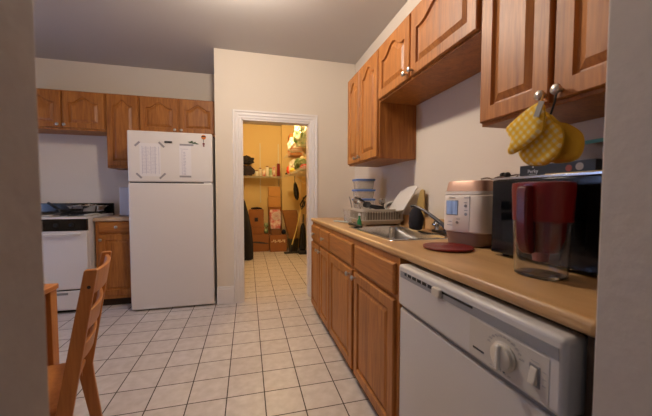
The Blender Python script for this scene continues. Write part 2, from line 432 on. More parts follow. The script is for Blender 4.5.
# sink
def rrect(cx, cy, hx, hy, rad, z, n=6):
    pts = []
    for (sx, sy, a0) in ((1, 1, 0), (-1, 1, PI/2), (-1, -1, PI), (1, -1, 3*PI/2)):
        for i in range(n+1):
            a = a0 + PI/2*i/n
            pts.append(vec(cx+sx*(hx-rad)+rad*math.cos(a), cy+sy*(hy-rad)+rad*math.sin(a), z))
    return pts
sx, sy = (SX0+SX1)/2, (SY0+SY1)/2; hx, hy = (SX1-SX0)/2, (SY1-SY0)/2
s = MB().loft([rrect(sx, sy, hx+.02, hy+.02, .03, CZ+.0008), rrect(sx, sy, hx+.018, hy+.018, .03, CZ+.004), rrect(sx, sy, hx-.004, hy-.004, .05, CZ+.005),
               rrect(sx, sy, hx-.012, hy-.012, .05, CZ-.004), rrect(sx, sy, hx-.02, hy-.02, .05, CZ-.15), rrect(sx, sy, hx-.045, hy-.045, .04, CZ-.175),
               rrect(sx, sy, .05, .05, .045, CZ-.18)], cap0=False)
sk = s.build('sink', STEEL, smooth=True); tag(sk, 'stainless steel sink set into the tan countertop', 'sink')
MB().lathe((sx, sy, CZ-.179), (0, 0, 1), [(.042, 0), (.04, .003), (.03, .001), (.0, .001)], 24).build('drain', CHROME, sk, smooth=True)

# faucet
f = root('faucet', (1.15, 1.56, CZ), 'chrome faucet with dark reflection coloured in, knobby handles behind the sink', 'faucet')
MB().box(1.125, 1.175, 1.44, 1.68, CZ+.006, CZ+.022).build('base_plate', FAUC, f, bevel=.006, seg=3)
MB().tube([(1.15, 1.56, CZ+.02), (1.148, 1.565, CZ+.045), (1.14, 1.585, CZ+.062), (1.12, 1.64, CZ+.098), (1.09, 1.72, CZ+.145), (1.065, 1.78, CZ+.168), (1.055, 1.805, CZ+.165)], [.016, .015, .013, .011, .010, .010, .011], 14).build('spout', FAUC, f, smooth=True)
for yy in (1.47, 1.65):
    h = MB().lathe((1.15, yy, CZ+.02), (0, 0, 1), [(.018, 0), (.014, .02), (.012, .028), (.024, .036), (.026, .05), (.018, .062), (0, .064)], 18)
    for k in range(4):
        a = k*PI/2+.4; h.lathe((1.15+.018*math.cos(a), yy+.018*math.sin(a), CZ+.054), (math.cos(a), math.sin(a), 0), [(.009, 0), (.010, .012), (.006, .018), (0, .019)], 10)
    h.build('handle', CHROME, f, smooth=True)
c = MB().loft([[vec(1.068+rx*math.cos(a)*(1+.10*math.sin(5*a+z*60)), 1.765+ry*math.sin(a)*(1+.10*math.sin(5*a+z*60)), CZ+z) for a in [2*PI*i/30 for i in range(30)]]
               for rx, ry, z in ((.022, .032, .012), (.036, .05, .022), (.042, .056, .05), (.044, .058, .085), (.036, .050, .12), (.022, .034, .148), (.010, .02, .160))])
tag(c.build('dishcloth', CLOTHD, smooth=True), 'black dishcloth bundled over the end of the faucet spout', 'cloth')

# ------------------------------------------------------------------ dishwasher
DF = .618; Y0, Y1 = .450, 1.14
d = root('dishwasher', (.9, (Y0+Y1)/2, 0), 'white dishwasher with dial and rocker switch under the right counter', 'dishwasher')
MB().box(DF+.05, XR-.02, Y0+.02, Y1-.01, .10, .875).build('tub_body', DGREY, d)
MB().box(DF+.002, DF+.06, Y0, Y1, .10, .695).build('door', WHITE2, d, bevel=.006, seg=3)
con = MB().box(DF-.008, DF+.06, Y0, Y1, .712, .882).build('control_console', WHITE2, d, bevel=.012, seg=3)
MB().box(DF+.01, DF+.06, Y0+.004, Y1-.004, .695, .712).build('seam', GREYP, d)
FX = DF-.008
def crp(pl, y, z, dx=0): return vec(FX-dx, y, z)
MB().box(FX-.0015, FX+.002, Y0+.012, 1.12, .832, .858).build('inset_strip', GREYP, con)
v = MB().box(FX-.002, FX+.004, .90, 1.085, .846, .857)
v.build('vent_slot', BLACK, con)
for k in range(5): MB().box(FX-.003, FX, .925+k*.034, .929+k*.034, .846, .857).build('vent_bar', WHITE2, con)
MB().box(FX-.002, FX+.004, .705, .845, .850, .857).build('handle_slot', BLACK, con)
MB().prism([(.845, .832), (.885, .832), (.889, .846), (.885, .862), (.845, .862), (.841, .846)], lambda y, z: vec(FX+.001, y, z), lambda y, z: vec(FX-.013, y, z)).build('latch', CREAM, con, bevel=.004)
MB().box(FX-.0012, FX+.002, Y0+.03, .715, .722, .826).build('control_panel', mat('panel_white', (196, 189, 180), .45), con, bevel=.001)
dl = MB().lathe((FX-.001, .595, .772), (-1, 0, 0), [(.034, 0), (.036, .004), (.030, .006), (.030, .014), (.024, .018), (0, .018)], 32).build('dial', CREAM, con, smooth=True)
MB().box(FX-.026, FX-.014, .589, .601, .740, .804).build('grip', mat('dial_clear', (215, 210, 200), .15, coat=.5), dl, bevel=.004)
MB().box(FX-.002, FX-.001, .592, .598, .731, .737).build('pointer', BLACK, con)
sw = MB().box(FX-.003, FX, .500, .526, .748, .797).build('switch_plate', GREYP, con, bevel=.001)
MB().loft([[vec(FX-.003, .504, .752), vec(FX-.003, .522, .752), vec(FX-.003, .522, .792), vec(FX-.003, .504, .792)],
           [vec(FX-.014, .505, .755), vec(FX-.014, .521, .755), vec(FX-.006, .521, .790), vec(FX-.006, .505, .790)]]).build('rocker_switch', CREAM, con, bevel=.002)
tx = MB(); random.seed(3)
for k in range(11):
    a = math.radians(-70+k*14); yy = .595-.052*math.sin(a); z = .772+.046*math.cos(a)
    L = .008+.006*random.random(); tx.box(FX-.0018, FX-.0012, yy-L/2, yy+L/2, z, z+.0014)
    tx.box(FX-.0018, FX-.0012, yy-L/2.5, yy+L/3, z+.003, z+.0040)
for k in range(5): tx.box(FX-.0018, FX-.0012, .575+k*.014, .583+k*.014, .729-.0*k, .7304)
for z in (.76, .775, .79): tx.box(FX-.0018, FX-.0012, .486, .495, z, z+.0014)
tx.box(FX-.0018, FX-.0012, .503, .523, .803, .8044)
tx.build('printed_marking', GREYP, con)['kind'] = 'stuff'
MB().box(FX-.0022, FX-.001, .66, .70, .744, .749).build('brand_badge', DGREY, con)
MB().box(DF+.055, DF+.07, Y0+.02, Y1-.01, 0, .10).build('kick_plate', BLACKM, d)
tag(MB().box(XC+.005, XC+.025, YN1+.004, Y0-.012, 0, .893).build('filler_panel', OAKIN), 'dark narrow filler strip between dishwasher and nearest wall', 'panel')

# ------------------------------------------------------------------ refrigerator
FX0, FX1, FY = -1.130, -.350, 3.338
r = root('refrigerator', ((FX0+FX1)/2, 3.7, 0), 'white top-freezer refrigerator with taped papers on its freezer door', 'refrigerator')
MB().box(FX0+.005, FX1-.005, FY+.07, 4.06, .03, 1.79).build('cabinet_body', WHITE, r, bevel=.008)
MB().box(FX0, FX1, FY, FY+.062, 1.296, 1.796).build('freezer_door', WHITE, r, bevel=.014, seg=3)
MB().box(FX0, FX1, FY, FY+.062, .014, 1.284).build('refrigerator_door', WHITE, r, bevel=.014, seg=3)
MB().box(FX0+.01, FX1-.01, FY+.03, FY+.07, 1.284, 1.296).build('door_gasket', DGREY, r)
MB().box(FX0+.03, FX1-.03, FY+.03, FY+.08, .006, .02).build('toe_grille', DGREY, r)
MB().box(FX1-.09, FX1-.012, FY+.01, FY+.05, 1.278, 1.302).build('hinge', WHITE, r, bevel=.003)
for x in (FX0+.07, FX1-.07):
    MB().cyl((x, FY+.06, 0), (x, FY+.06, .03), .018).build('foot', GREYP, r)
    
def sheet(x0, x1, z0, z1, label, tapes, lines):
    y = FY-.0006
    p = MB().box(x0, x1, y-.0008, y, z0, z1).build('paper_sheet', PAPER); tag(p, label, 'paper', 'papers taped to the freezer door')
    for (cx, cz, w, a) in tapes:
        M = Matrix.Translation((cx, y-.0012, cz)) @ Matrix.Rotation(a, 4, 'Y')
        MB().box(-w/2, w/2, -.0006, .0006, -.009, .009, M).build('tape', TAPE, p)
    m = MB()
    for (a, b, c2, e) in lines: m.box(a, b, y-.0014, y-.0008, c2, e)
    m.build('writing', INK, p)
ln = []
for x in (-1.0, -.965, -.925, -.885, -.852): ln.append((x, x+.002, 1.375, 1.645))
for k in range(19): ln.append((-.998, -.925-.02*random.random(), 1.385+k*.0138, 1.3868+k*.0138)); ln.append((-.920, -.862-.02*random.random(), 1.385+k*.0138, 1.3868+k*.0138))
q = PI/4
sheet(-1.022, -.835, 1.35, 1.675, 'larger paper chart taped at four corners on freezer door, left of the other', [(-1.04, 1.665, .06, -q), (-.825, 1.665, .07, q), (-1.03, 1.355, .065, q), (-.82, 1.355, .075, -q)], ln)
ln = [(-.655, -.58, 1.628, 1.6305)]
for k in range(16): ln.append((-.628, -.612+.01*random.random(), 1.37+k*.015, 1.3735+k*.015))
ln.append((-.640, -.638, 1.365, 1.62))
sheet(-.665, -.553, 1.35, 1.675, 'narrow paper list taped on freezer door beside the round magnet', [(-.595, 1.672, .13, 0), (-.61, 1.353, .11, 0)], ln)
tag(MB().box(-.797, -.727, FY-.008, FY-.001, 1.683, 1.703).build('magnet', DGREY, bevel=.002), 'dark grey bar magnet between the two papers on freezer door', 'magnet', 'magnets on the freezer door')
m = MB()
for (cx, cz, a, L) in ((-.56, 1.70, .15, .05), (-.535, 1.695, .5, .045), (-.50, 1.688, .2, .05), (-.545, 1.708, -.3, .03), (-.515, 1.70, -.6, .025)):
    M = Matrix.Translation((cx, FY-.004, cz)) @ Matrix.Rotation(a, 4, 'Y'); 
    m.prism([(-L/2, 0), (0, -.006), (L/2, 0), (0, .006)], lambda x, z: M @ vec(x, -.003, z), lambda x, z: M @ vec(x, .003, z))
tag(m.build('magnet', mat('dark_green', (52, 84, 50), .5)), 'green leafy sprig magnet on freezer door above the narrow list', 'magnet', 'magnets on the freezer door')
g = root('magnet', (-.432, FY-.001, 1.745), 'round orange and black magnet at freezer door top right corner', 'magnet', 'magnets on the freezer door')
MB().lathe((-.432, FY-.001, 1.757), (0, -1, 0), [(.023, 0), (.023, .005), (.018, .008), (0, .009)], 24).build('disc', ORANGE, g, smooth=True)
MB().box(-.452, -.412, FY-.0115, FY-.008, 1.757, 1.768).build('face_mark', BLACKM, g)
MB().box(-.434, -.430, FY-.006, FY-.001, 1.70, 1.735).build('string', BLACKM, g)
m = MB().lathe((-.432, FY-.001, 1.688), (0, -1, 0), [(.011, 0), (.011, .005), (0, .007)], 16).lathe((-.432, FY-.001, 1.668), (0, -1, 0), [(.008, 0), (.008, .005), (0, .007)], 16)
tag(m.build('magnet', REDP, smooth=True), 'small red figure magnet below the round orange magnet', 'magnet', 'magnets on the freezer door')

# ------------------------------------------------------------------ stove
TX0, TX1, TY = -2.285, -1.532, 3.455
r = root('stove', ((TX0+TX1)/2, 3.75, 0), 'white freestanding gas stove with black control panel at far left', 'stove')
MB().box(TX0+.004, TX1-.004, TY+.045, 4.06, .02, .93).build('stove_body', WHITE, r)
MB().box(TX0, TX1, TY-.005, 4.06, .93, .952).build('cooktop', WHITE, r, bevel=.006, seg=3)
cp = MB().box(TX0+.01, TX1-.01, TY+.006, TY+.045, .815, .93).build('control_panel', BLACK, r, bevel=.003)
for k in range(5):
    x = TX0+.12+k*.125
    kb = MB().lathe((x, TY+.006, .872), (0, -1, 0), [(.022, 0), (.020, .016), (.017, .019), (0, .019)], 20).build('knob', BLACKM, cp, smooth=True)
od = MB().box(TX0+.006, TX1-.006, TY, TY+.045, .235, .81).build('oven_door', WHITE, r, bevel=.008, seg=3)
MB().tube([(TX0+.07, TY, .782), (TX0+.07, TY-.03, .785), (TX0+.10, TY-.036, .785), (TX1-.10, TY-.036, .785), (TX1-.07, TY-.03, .785), (TX1-.07, TY, .782)], .010, 10).build('handle', WHITE, od, smooth=True)
dr = MB().box(TX0+.006, TX1-.006, TY+.002, TY+.045, .035, .222).build('drawer', WHITE, r, bevel=.008, seg=3)
MB().box(TX0+.18, TX1-.18, TY-.001, TY+.01, .185, .208).build('drawer_pull', GREYP, dr)
MB().box(TX0+.01, TX1-.01, TY+.02, TY+.046, .222, .236).build('seam', BLACKM, r)
MB().box(TX0+.02, TX1-.02, TY+.05, TY+.07, 0, .035).build('kick_plate', BLACKM, r)
MB().box(TX0, TX1+.0, 4.065, YB-.004, .80, 1.07).build('backguard', BLACK, r, bevel=.006)
for (x, y) in ((-2.10, 3.64), (-1.72, 3.64), (-2.10, 3.92), (-1.72, 3.92)):
    MB().lathe((x, y, .952), (0, 0, 1), [(.055, 0), (.05, .008), (.032, .012), (.03, .018), (0, .019)], 22).build('burner', IRON, r, smooth=True)
    g = MB()
    for k in range(4):
        a = k*PI/2; g.tube([(x+.12*math.cos(a), y+.12*math.sin(a), .954), (x+.12*math.cos(a), y+.12*math.sin(a), .978), (x+.02*math.cos(a), y+.02*math.sin(a), .98)], .006, 6)
    for (a, b, c2, e) in ((-.12, -.12, .12, -.12), (-.12, .12, .12, .12), (-.12, -.12, -.12, .12), (.12, -.12, .12, .12)):
        g.tube([(x+a, y+b, .966), (x+c2, y+e, .966)], .006, 6)
    g.build('burner_grate', IRON, r, smooth=True)
# things on the stove
p = root('frying_pan', (-1.74, 3.62, .985), 'black frying pan with raised handle pointing left on the stove top', 'pan')
MB().lathe((-1.74, 3.61, .987), (0, 0, 1), [(.075, 0), (.088, .012), (.098, .035), (.094, .035), (.082, .014), (0, .010)], 30).build('pan_body', BLACK, p, smooth=True)
MB().tube([(-1.835, 3.615, 1.012), (-1.87, 3.625, 1.035), (-1.95, 3.65, 1.085)], [.010, .014, .012], 10).build('handle', BLACKM, p, smooth=True)
p = root('roasting_pan', (-1.68, 3.8, .985), 'shiny foil-lined roasting pan full of clutter on the right back burner', 'pan')
MB().loft([rrect(-1.69, 3.85, .12, .08, .02, .987), rrect(-1.69, 3.85, .15, .105, .02, 1.045), rrect(-1.69, 3.85, .158, .113, .02, 1.047), rrect(-1.69, 3.85, .145, .10, .02, 1.043), rrect(-1.69, 3.85, .118, .078, .02, .992)]).build('pan_body', CHROME, p, smooth=True)
random.seed(5)
for k, (x, y, mm, rr) in enumerate(((-1.77, 3.84, STEEL, .035), (-1.70, 3.88, CHROME, .038), (-1.63, 3.83, STEEL, .034), (-1.695, 3.80, ORANGE, .016), (-1.605, 3.90, CHROME, .022))):
    tag(MB().blob((x, y, 1.008+rr*.7), (rr*1.3, rr, rr*.75), k+3, .35, 3).build('foil_parcel', mm, smooth=False), ['crumpled dull foil parcel at left in roasting pan on stove', 'crumpled bright foil parcel at the back of the roasting pan', 'crumpled dull foil parcel in the front right of the roasting pan', 'small orange wrapper in the roasting pan on stove', 'small bright foil parcel in back right corner of roasting pan'][k], 'foil')
p = MB().loft([rrect(-1.90, 3.54, .10, .05, .04, .9545), rrect(-1.90, 3.54, .115, .06, .045, .966), rrect(-1.90, 3.54, .108, .053, .04, .965), rrect(-1.90, 3.54, .095, .045, .04, .957)])
tag(p.build('spoon_rest', CREAM, smooth=True), 'pale oval dish at the front of the stove top', 'dish')
p = MB().box(-1.59, -1.545, 3.52, 3.74, .9535, .972)
tag(p.build('folded_towel', mat('pale_towel', (196, 190, 180), .9, bump=.3), bevel=.006), 'pale folded towel on the stove top right edge', 'towel')
p = root('paper_towel_box', (-1.30, 3.85, CZ), 'tall white box standing on the short counter beside the refrigerator', 'box')
MB().box(-1.365, -1.18, 3.78, 3.95, CZ+.012, 1.25).build('box_body', mat('white_box', (208, 210, 218), .6), p, bevel=.008)
MB().box(-1.37, -1.175, 3.77, 3.96, CZ+.001, CZ+.014).build('base', GREYP, p, bevel=.003)

# ------------------------------------------------------------------ rice cooker
def sup(cx, cy, hx, hy, z, e=4.5, n=44, M=None):
    pts = []
    for i in range(n):
        a = 2*PI*i/n; ca, sa = math.cos(a), math.sin(a)
        k = (abs(ca)**e + abs(sa)**e)**(-1/e)
        p = vec(cx+hx*k*ca, cy+hy*k*sa, z); pts.append(M @ p if M else p)
    return pts
rc = root('rice_cooker', (1.065, 1.235, CZ), 'white rice cooker with rose-gold lid and small display beside the microwave', 'rice cooker', rz=math.radians(17))
rc.scale = (.965, .965, 1)
def rcb(mb, name, m, par, **k): return mb.build(name, m, par, world=False, **k)
H = .118
rcb(MB().loft([sup(0, 0, .085, .085, .001), sup(0, 0, .10, .10, .006), sup(0, 0, .112, .112, .066)]), 'lower_body', MAUVE, rc, smooth=True)
bd = rcb(MB().loft([sup(0, 0, .113, .113, .066), sup(0, 0, H, H, .072), sup(0, 0, H, H, .16), sup(0, 0, H-.002, H-.002, .235), sup(0, 0, H-.004, H-.004, .238)]), 'upper_body', RCWHITE, rc, smooth=True)
rcb(MB().loft([sup(0, 0, H-.006, H-.006, .240), sup(0, 0, H-.003, H-.003, .244), sup(0, 0, H-.005, H-.005, .256), sup(0, 0, .105, .105, .26)]), 'rim', RCWHITE, rc, smooth=True)
rcb(MB().loft([sup(0, 0, .112, .112, .258), sup(0, 0, .110, .110, .264), sup(0, 0, .104, .104, .300), sup(0, 0, .100, .100, .306), sup(0, 0, .05, .05, .308)]), 'lid', COPPER, rc, smooth=True)
rcb(MB().box(-H-.002, -H+.02, .012, .078, .145, .215), 'display', LCD, bd, bevel=.003)
for i, (y, z) in enumerate(((-.028, .19), (-.030, .152), (.015, .112))):
    rcb(MB().lathe((-H+.003, y, z), (-1, 0, 0), [(.007, 0), (.007, .005), (0, .006)], 16), 'button', GREYP, bd, smooth=True)
t = MB()
for (a, b, z) in ((.03, .062, .226), (-.045, -.02, .226), (-.035, -.02, .204), (-.038, -.022, .168), (.045, .065, .112), (.04, .07, .095), (.0, .02, .126)):
    t.box(-H-.0008, -H+.01, a, b, z, z+.003)
rcb(t, 'printed_marking', GREYP, bd)['kind'] = 'stuff'
rcb(MB().box(-H-.0006, -H+.01, -.0485, -.0475, .075, .234), 'panel_seam', GREYP, bd)

tag(MB().lathe((.862, 1.160, CZ+.0005), (0, 0, 1), [(.092, 0), (.104, .004), (.107, .010), (.103, .013), (.085, .010), (.03, .012), (.018, .018), (0, .019)], 44).build('pot_lid', mat('red_lid', (120, 26, 20), .35), smooth=True), 'dark red round lid lying on the counter in front of the rice cooker', 'lid')

# ------------------------------------------------------------------ microwave
MX, MY0, MY1, MZ0, MZ1 = .955, .46, 1.012, .942, 1.236
mw = root('microwave', (1.08, .74, CZ), 'black glossy microwave against the right wall beneath the hanging mitts', 'microwave')
MB().box(MX+.02, XR-.025, MY0, MY1, MZ0, MZ1).build('microwave_body', BLACKM, mw, bevel=.005)
dd = MB().box(MX, MX+.02, .60, MY1, MZ0, MZ1-.008).build('door', BLACK, mw, bevel=.004)
MB().box(MX-.001, MX+.003, .66, .965, MZ0+.05, MZ1-.055).build('window', mat('dark_glass', (5, 6, 9), .05), dd)
MB().box(MX, MX+.02, MY0, .598, MZ0, MZ1-.008).build('control_panel', BLACK, mw, bevel=.004)
MB().box(MX-.001, MX+.02, MY0, MY1, MZ1-.007, MZ1+.0015).build('top_trim', STEEL, mw, bevel=.001)
for (x, y) in ((.99, .50), (.99, .97), (1.17, .50), (1.17, .97)):
    MB().cyl((x, y, CZ+.0005), (x, y, MZ0), .012).build('foot', BLACKM, mw)
# black carton on the microwave
b = root('carton', (1.10, .85, MZ1), 'flat black printed carton lying on top of the microwave', 'box')
bxx = MB().box(1.045, 1.115, .70, .972, MZ1+.002, MZ1+.048).build('carton_body', mat('black_card', (16, 16, 20), .45), b, bevel=.002)
def text(s, size, loc, rot, m, par, name='lettering', ext=.0003):
    c = bpy.data.curves.new(name, 'FONT'); c.body = s; c.size = size; c.extrude = ext; c.align_x = 'CENTER'; c.materials.append(m)
    o = bpy.data.objects.new(name, c); COL.objects.link(o); me_ = bpy.data.meshes.new_from_object(o); bpy.data.objects.remove(o); o = bpy.data.objects.new(name, me_); COL.objects.link(o); o.parent = par
    tot = Vector((0, 0, 0)); q_ = par
    while q_ is not None: tot += q_.location; q_ = q_.parent
    o.location = Vector(loc)-tot; o.rotation_euler = rot; return o
text('Perky', .019, (1.0442, .914, MZ1+.018), (PI/2, 0, -PI/2), SILV, bxx)
MB().box(1.0443, 1.0455, .898, .930, MZ1+.012, MZ1+.0135).lathe((1.0452, .914, MZ1+.040), (-1, 0, 0), [(.003, 0), (.003, .001)], 12).build('printed_mark', SILV, bxx)
MB().lathe((1.0452, .782, MZ1+.025), (-1, 0, 0), [(.011, 0), (.011, .001)], 20).build('red_seal', mat('dull_red', (130, 50, 36), .6), bxx)
MB().lathe((1.0452, .748, MZ1+.028), (-1, 0, 0), [(.0125, 0), (.0125, .001)], 20).build('silver_seal', mat('dull_silver', (140, 130, 125), .5), bxx)
tag(MB().box(1.0, 1.012, .56, .83, MZ1+.002, MZ1+.008).build('wooden_skewer', BAMBOO, bevel=.002), 'thin wooden stick lying on the microwave front edge before the carton', 'stick')
# cable with plug
pts = [(1.08+.01*math.sin(t_*9), 1.215-.045*t_*4.4/1.0, CZ+.31+.006+.004*math.sin(t_*13)) for t_ in [i/14 for i in range(15)]]
cb = root('power_cable', (1.09, 1.1, 1.246), 'brown cable with knotted plug lying across rice cooker and microwave tops', 'cable')
MB().tube(pts, .0035, 8).build('cord', CABLE, cb, smooth=True)
MB().tube([(1.10, 1.075, 1.252), (1.10, 1.04, 1.256), (1.09, 1.0, 1.252), (1.06, .975, 1.243)], .003, 8).build('cord', CABLE, cb, smooth=True)
MB().lathe((1.085, 1.105, 1.256), (0, -1, 0), [(.004, 0), (.012, .006), (.013, .016), (.006, .020), (.006, .026), (.012, .030), (.013, .040), (.006, .048)], 14).build('plug', BLACKM, cb, smooth=True)
# food bag with teal zip on microwave
bg = root('zip_bag', (1.16, .73, MZ1), 'clear zip bag with teal seal standing behind the black carton', 'bag')
MB().loft([[vec(1.155+.034*w_*math.cos(a)*(1+.08*math.sin(4*a)), .765+.068*math.sin(a)*(1+.06*math.sin(3*a+z*40)), MZ1+z) for a in [2*PI*i/28 for i in range(28)]]
           for w_, z in ((.7, .003), (1, .02), (.9, .06), (.5, .095), (.08, .118))]).build('bag_body', FROST, bg, smooth=True)
MB().box(1.149, 1.161, .697, .833, MZ1+.112, MZ1+.126).build('seal', SEAL, bg, bevel=.003)

# ------------------------------------------------------------------ water pitcher
pc = root('water_pitcher', (.84, .715, CZ), 'clear filter water pitcher with red lid and handle in front of the microwave', 'pitcher')
A = math.radians(6)
MP = Matrix.Translation((.842, .703, CZ)) @ Matrix.Rotation(A, 4, 'Z')
def es(hx_, hy_, z, cx=0, cy=0): return sup(cx, cy, hx_*.86, hy_*.80, z, 2.6, 40, MP)
MB().loft([es(.058, .075, .001), es(.064, .082, .006), es(.068, .088, .12), es(.073, .094, .262), es(.070, .091, .262), es(.065, .085, .12), es(.060, .078, .010), es(.02, .03, .008)]).build('pitcher_body', CLEAR, pc, smooth=True)
MB().loft([es(.074, .095, .262), es(.075, .096, .268), es(.074, .094, .276), es(.05, .07, .279)]).build('lid', REDP, pc, smooth=True)
MB().loft([es(.040, .055, .075), es(.052, .070, .11), es(.060, .080, .20), es(.064, .085, .26)]).build('reservoir', REDT, pc, smooth=True)
MB().loft([es(.022, .022, .045, 0, .0), es(.026, .026, .075)]).build('filter_cartridge', mat('filter_plastic', (200, 120, 110), .4), pc, smooth=True)
hd = MB()
prof = [(-.066, .268), (-.100, .266), (-.106, .25), (-.104, .16), (-.098, .11), (-.088, .085), (-.07, .07), (-.05, .075)]
hd.loft([[MP @ vec(x*.86, s_*.016, z) for x, z in prof] for s_ in (-1, 1)])
hd.build('handle', REDDK, pc, bevel=.005)
MB().loft([es(.0705, .0910, .165), es(.0750, .096, .262)], cap0=False, cap1=False).build('collar', REDP, pc, smooth=True)

# ------------------------------------------------------------------ oven mitts
def mitt(poly, x0, th, m, label, extra=None):
    cy = sum(p[0] for p in poly)/len(poly); cz = sum(p[1] for p in poly)/len(poly); top = max(poly, key=lambda p: p[1])
    r = root('oven_mitt', (x0, top[0], top[1]), label, 'oven mitt', 'yellow oven mitts hanging from cabinet knobs')
    # resample smooth outline
    N = len(poly); P = []
    for i in range(N):
        p0, p1, p2, p3 = (Vector(poly[(i+k-1) % N]) for k in range(4))
        for t in (0, .25, .5, .75):
            P.append(.5*((2*p1)+(p2-p0)*t+(2*p0-5*p1+4*p2-p3)*t*t+(3*p1-p0-3*p2+p3)*t**3))
    def ring(k, dx): return [vec(x0+dx, cy+(p.x-cy)*k, cz+(p.y-cz)*k) for p in P]
    MB().loft([ring(.5, -th*.55), ring(.8, -th*.5), ring(.93, -th*.36), ring(1, -.002), ring(1, .002), ring(.93, th*.36), ring(.8, th*.5), ring(.5, th*.55)]).build('mitt_body', m, r, smooth=True)
    # stitched edge binding
    MB().tube([vec(x0, p.x, p.y) for p in P]+[vec(x0, P[0].x, P[0].y)], .0025, 6).build('edge_binding', YCLOTH, r, smooth=True)
    return r
pa = [(.703, 1.438), (.728, 1.438), (.759, 1.426), (.821, 1.394), (.819, 1.372), (.802, 1.346), (.816, 1.315), (.805, 1.304), (.771, 1.313), (.725, 1.335), (.7, 1.355), (.696, 1.38), (.694, 1.409)]
pb = [(.731, 1.414), (.753, 1.385), (.803, 1.322), (.794, 1.288), (.764, 1.266), (.722, 1.261), (.701, 1.267), (.678, 1.284), (.664, 1.314), (.664, 1.343), (.673, 1.367), (.691, 1.384), (.713, 1.413)]
pcg = [(.735, 1.417), (.701, 1.385), (.675, 1.373), (.643, 1.347), (.631, 1.323), (.633, 1.292), (.647, 1.272), (.678, 1.266), (.719, 1.271), (.741, 1.293), (.744, 1.371)]
ma = mitt(pa, .83, .024, GING, 'front yellow gingham oven mitt with thumb and grey tag')
MB().tube([(.833, .712, 1.435), (.86, .728, 1.462), (.893, .752, 1.488), (.895, .764, 1.492)], .003, 8).build('hanging_loop', mat('tan_loop', (196, 140, 60), .8), ma, smooth=True)
Mx = Matrix.Translation((.815, .700, 1.418)) @ Matrix.Rotation(math.radians(22), 4, 'X')
MB().box(-.0012, .0012, -.009, .009, -.022, .022, Mx).build('tag', mat('grey_tag', (150, 146, 140), .8), ma)
mb_ = mitt(pb, .862, .022, GING, 'second yellow gingham oven mitt, hanging behind the front one')
MB().tube([(.862, .722, 1.412), (.88, .745, 1.45), (.893, .759, 1.489)], .003, 8).build('hanging_loop', YCLOTH, mb_, smooth=True)
mc = mitt(pcg, .892, .022, YCLOTH, 'plain yellow oven mitt hindmost of the three hanging from the knobs')
MB().tube([(.892, .728, 1.412), (.893, .716, 1.45), (.893, .710, 1.489)], .003, 8).build('hanging_loop', BLACKM, mc, smooth=True)

# ------------------------------------------------------------------ dish rack and things by the sink
RX0, RX1, RY0, RY1 = .845, 1.19, 2.135, 2.46
rx, ry, rhx, rhy = (RX0+RX1)/2, (RY0+RY1)/2, (RX1-RX0)/2, (RY1-RY0)/2
RB = CZ+.012
rk = root('dish_rack', (rx, ry, CZ), 'beige plastic dish rack behind the far end of the sink', 'dish rack')
MB().loft([rrect(rx, ry, rhx-.02, rhy-.02, .02, RB), rrect(rx, ry, rhx-.002, rhy-.002, .03, RB+.028), rrect(rx, ry, rhx+.004, rhy+.004, .03, RB+.030), rrect(rx, ry, rhx+.004, rhy+.004, .03, RB+.036), rrect(rx, ry, rhx-.006, rhy-.006, .03, RB+.036), rrect(rx, ry, rhx-.024, rhy-.024, .02, RB+.006)]).build('tray', RACKP, rk, smooth=True)
MB().loft([rrect(rx, ry, rhx+o_, rhy+o_, .03, RB+z_) for o_, z_ in ((-.004, .100), (.003, .100), (.003, .118), (-.004, .118), (-.004, .100))], cap0=False, cap1=False).build('rim', RACKP, rk, bevel=.001)
w = MB()
P_ = rrect(rx, ry, rhx-.002, rhy-.002, .03, 0)
per = []
for a_, b_ in zip(P_, P_[1:]+P_[:1]):
    L_ = (b_-a_).length; n_ = max(1, round(L_/.022))
    per += [a_+(b_-a_)*k/n_ for k in range(n_)]
for q_ in per[::1]: w.tube([(q_.x, q_.y, RB+.02), (q_.x, q_.y, RB+.102)], .0022, 5)
w.build('wire_side', RACKP, rk, smooth=True)
MB().loft([rrect(rx, ry, rhx-.03, rhy-.03, .02, RB+.02), rrect(rx, ry, rhx-.025, rhy-.025, .02, RB+.09), rrect(rx, ry, rhx-.04, rhy-.04, .02, RB+.095)]).build('basket_liner', mat('liner', (120, 108, 94), .6), rk, smooth=True)
for (x, y) in ((RX0+.03, RY0+.03), (RX1-.03, RY0+.03), (RX0+.03, RY1-.03), (RX1-.03, RY1-.03)):
    MB().cyl((x, y, CZ+.0008), (x, y, RB+.002), .012).build('foot', RACKP, rk)
w = MB()
for k in range(10):
    x = RX0+.03+k*.035; w.tube([(x, RY0+.03, RB+.02), (x, RY0+.04, RB+.09), (x, ry, RB+.03), (x, RY1-.04, RB+.09), (x, RY1-.03, RB+.02)], .0025, 6)
w.build('wire_divider', WIRE, rk, smooth=True)
def slab(pts, n, th, name, m, label, cat, bevel=.003, group=None):
    n = Vector(n).normalized()*th/2
    return tag(MB().loft([[Vector(p)-n for p in pts], [Vector(p)+n for p in pts]]).build(name, m, bevel=bevel), label, cat, group)
slab([(1.10, 2.27, CZ+.10), (1.125, 2.03, CZ+.125), (1.17, 1.915, CZ+.295), (1.17, 1.945, CZ+.305), (1.165, 2.03, CZ+.30), (1.15, 2.12, CZ+.27)], (1, -.1, -.25), .010, 'cutting_board', BOARD, 'white plastic cutting board leaning at the near end of the dish rack', 'cutting board')
slab([(1.188, 2.02, CZ+.001), (1.188, 1.86, CZ+.001), (1.188, 1.86, CZ+.27), (1.188, 1.885, CZ+.28), (1.188, 1.91, CZ+.27)], (1, 0, 0), .012, 'cutting_board', BAMBOO, 'narrow bamboo board standing against the wall behind the white board', 'cutting board')
cx_, cy_ = 1.03, 2.60
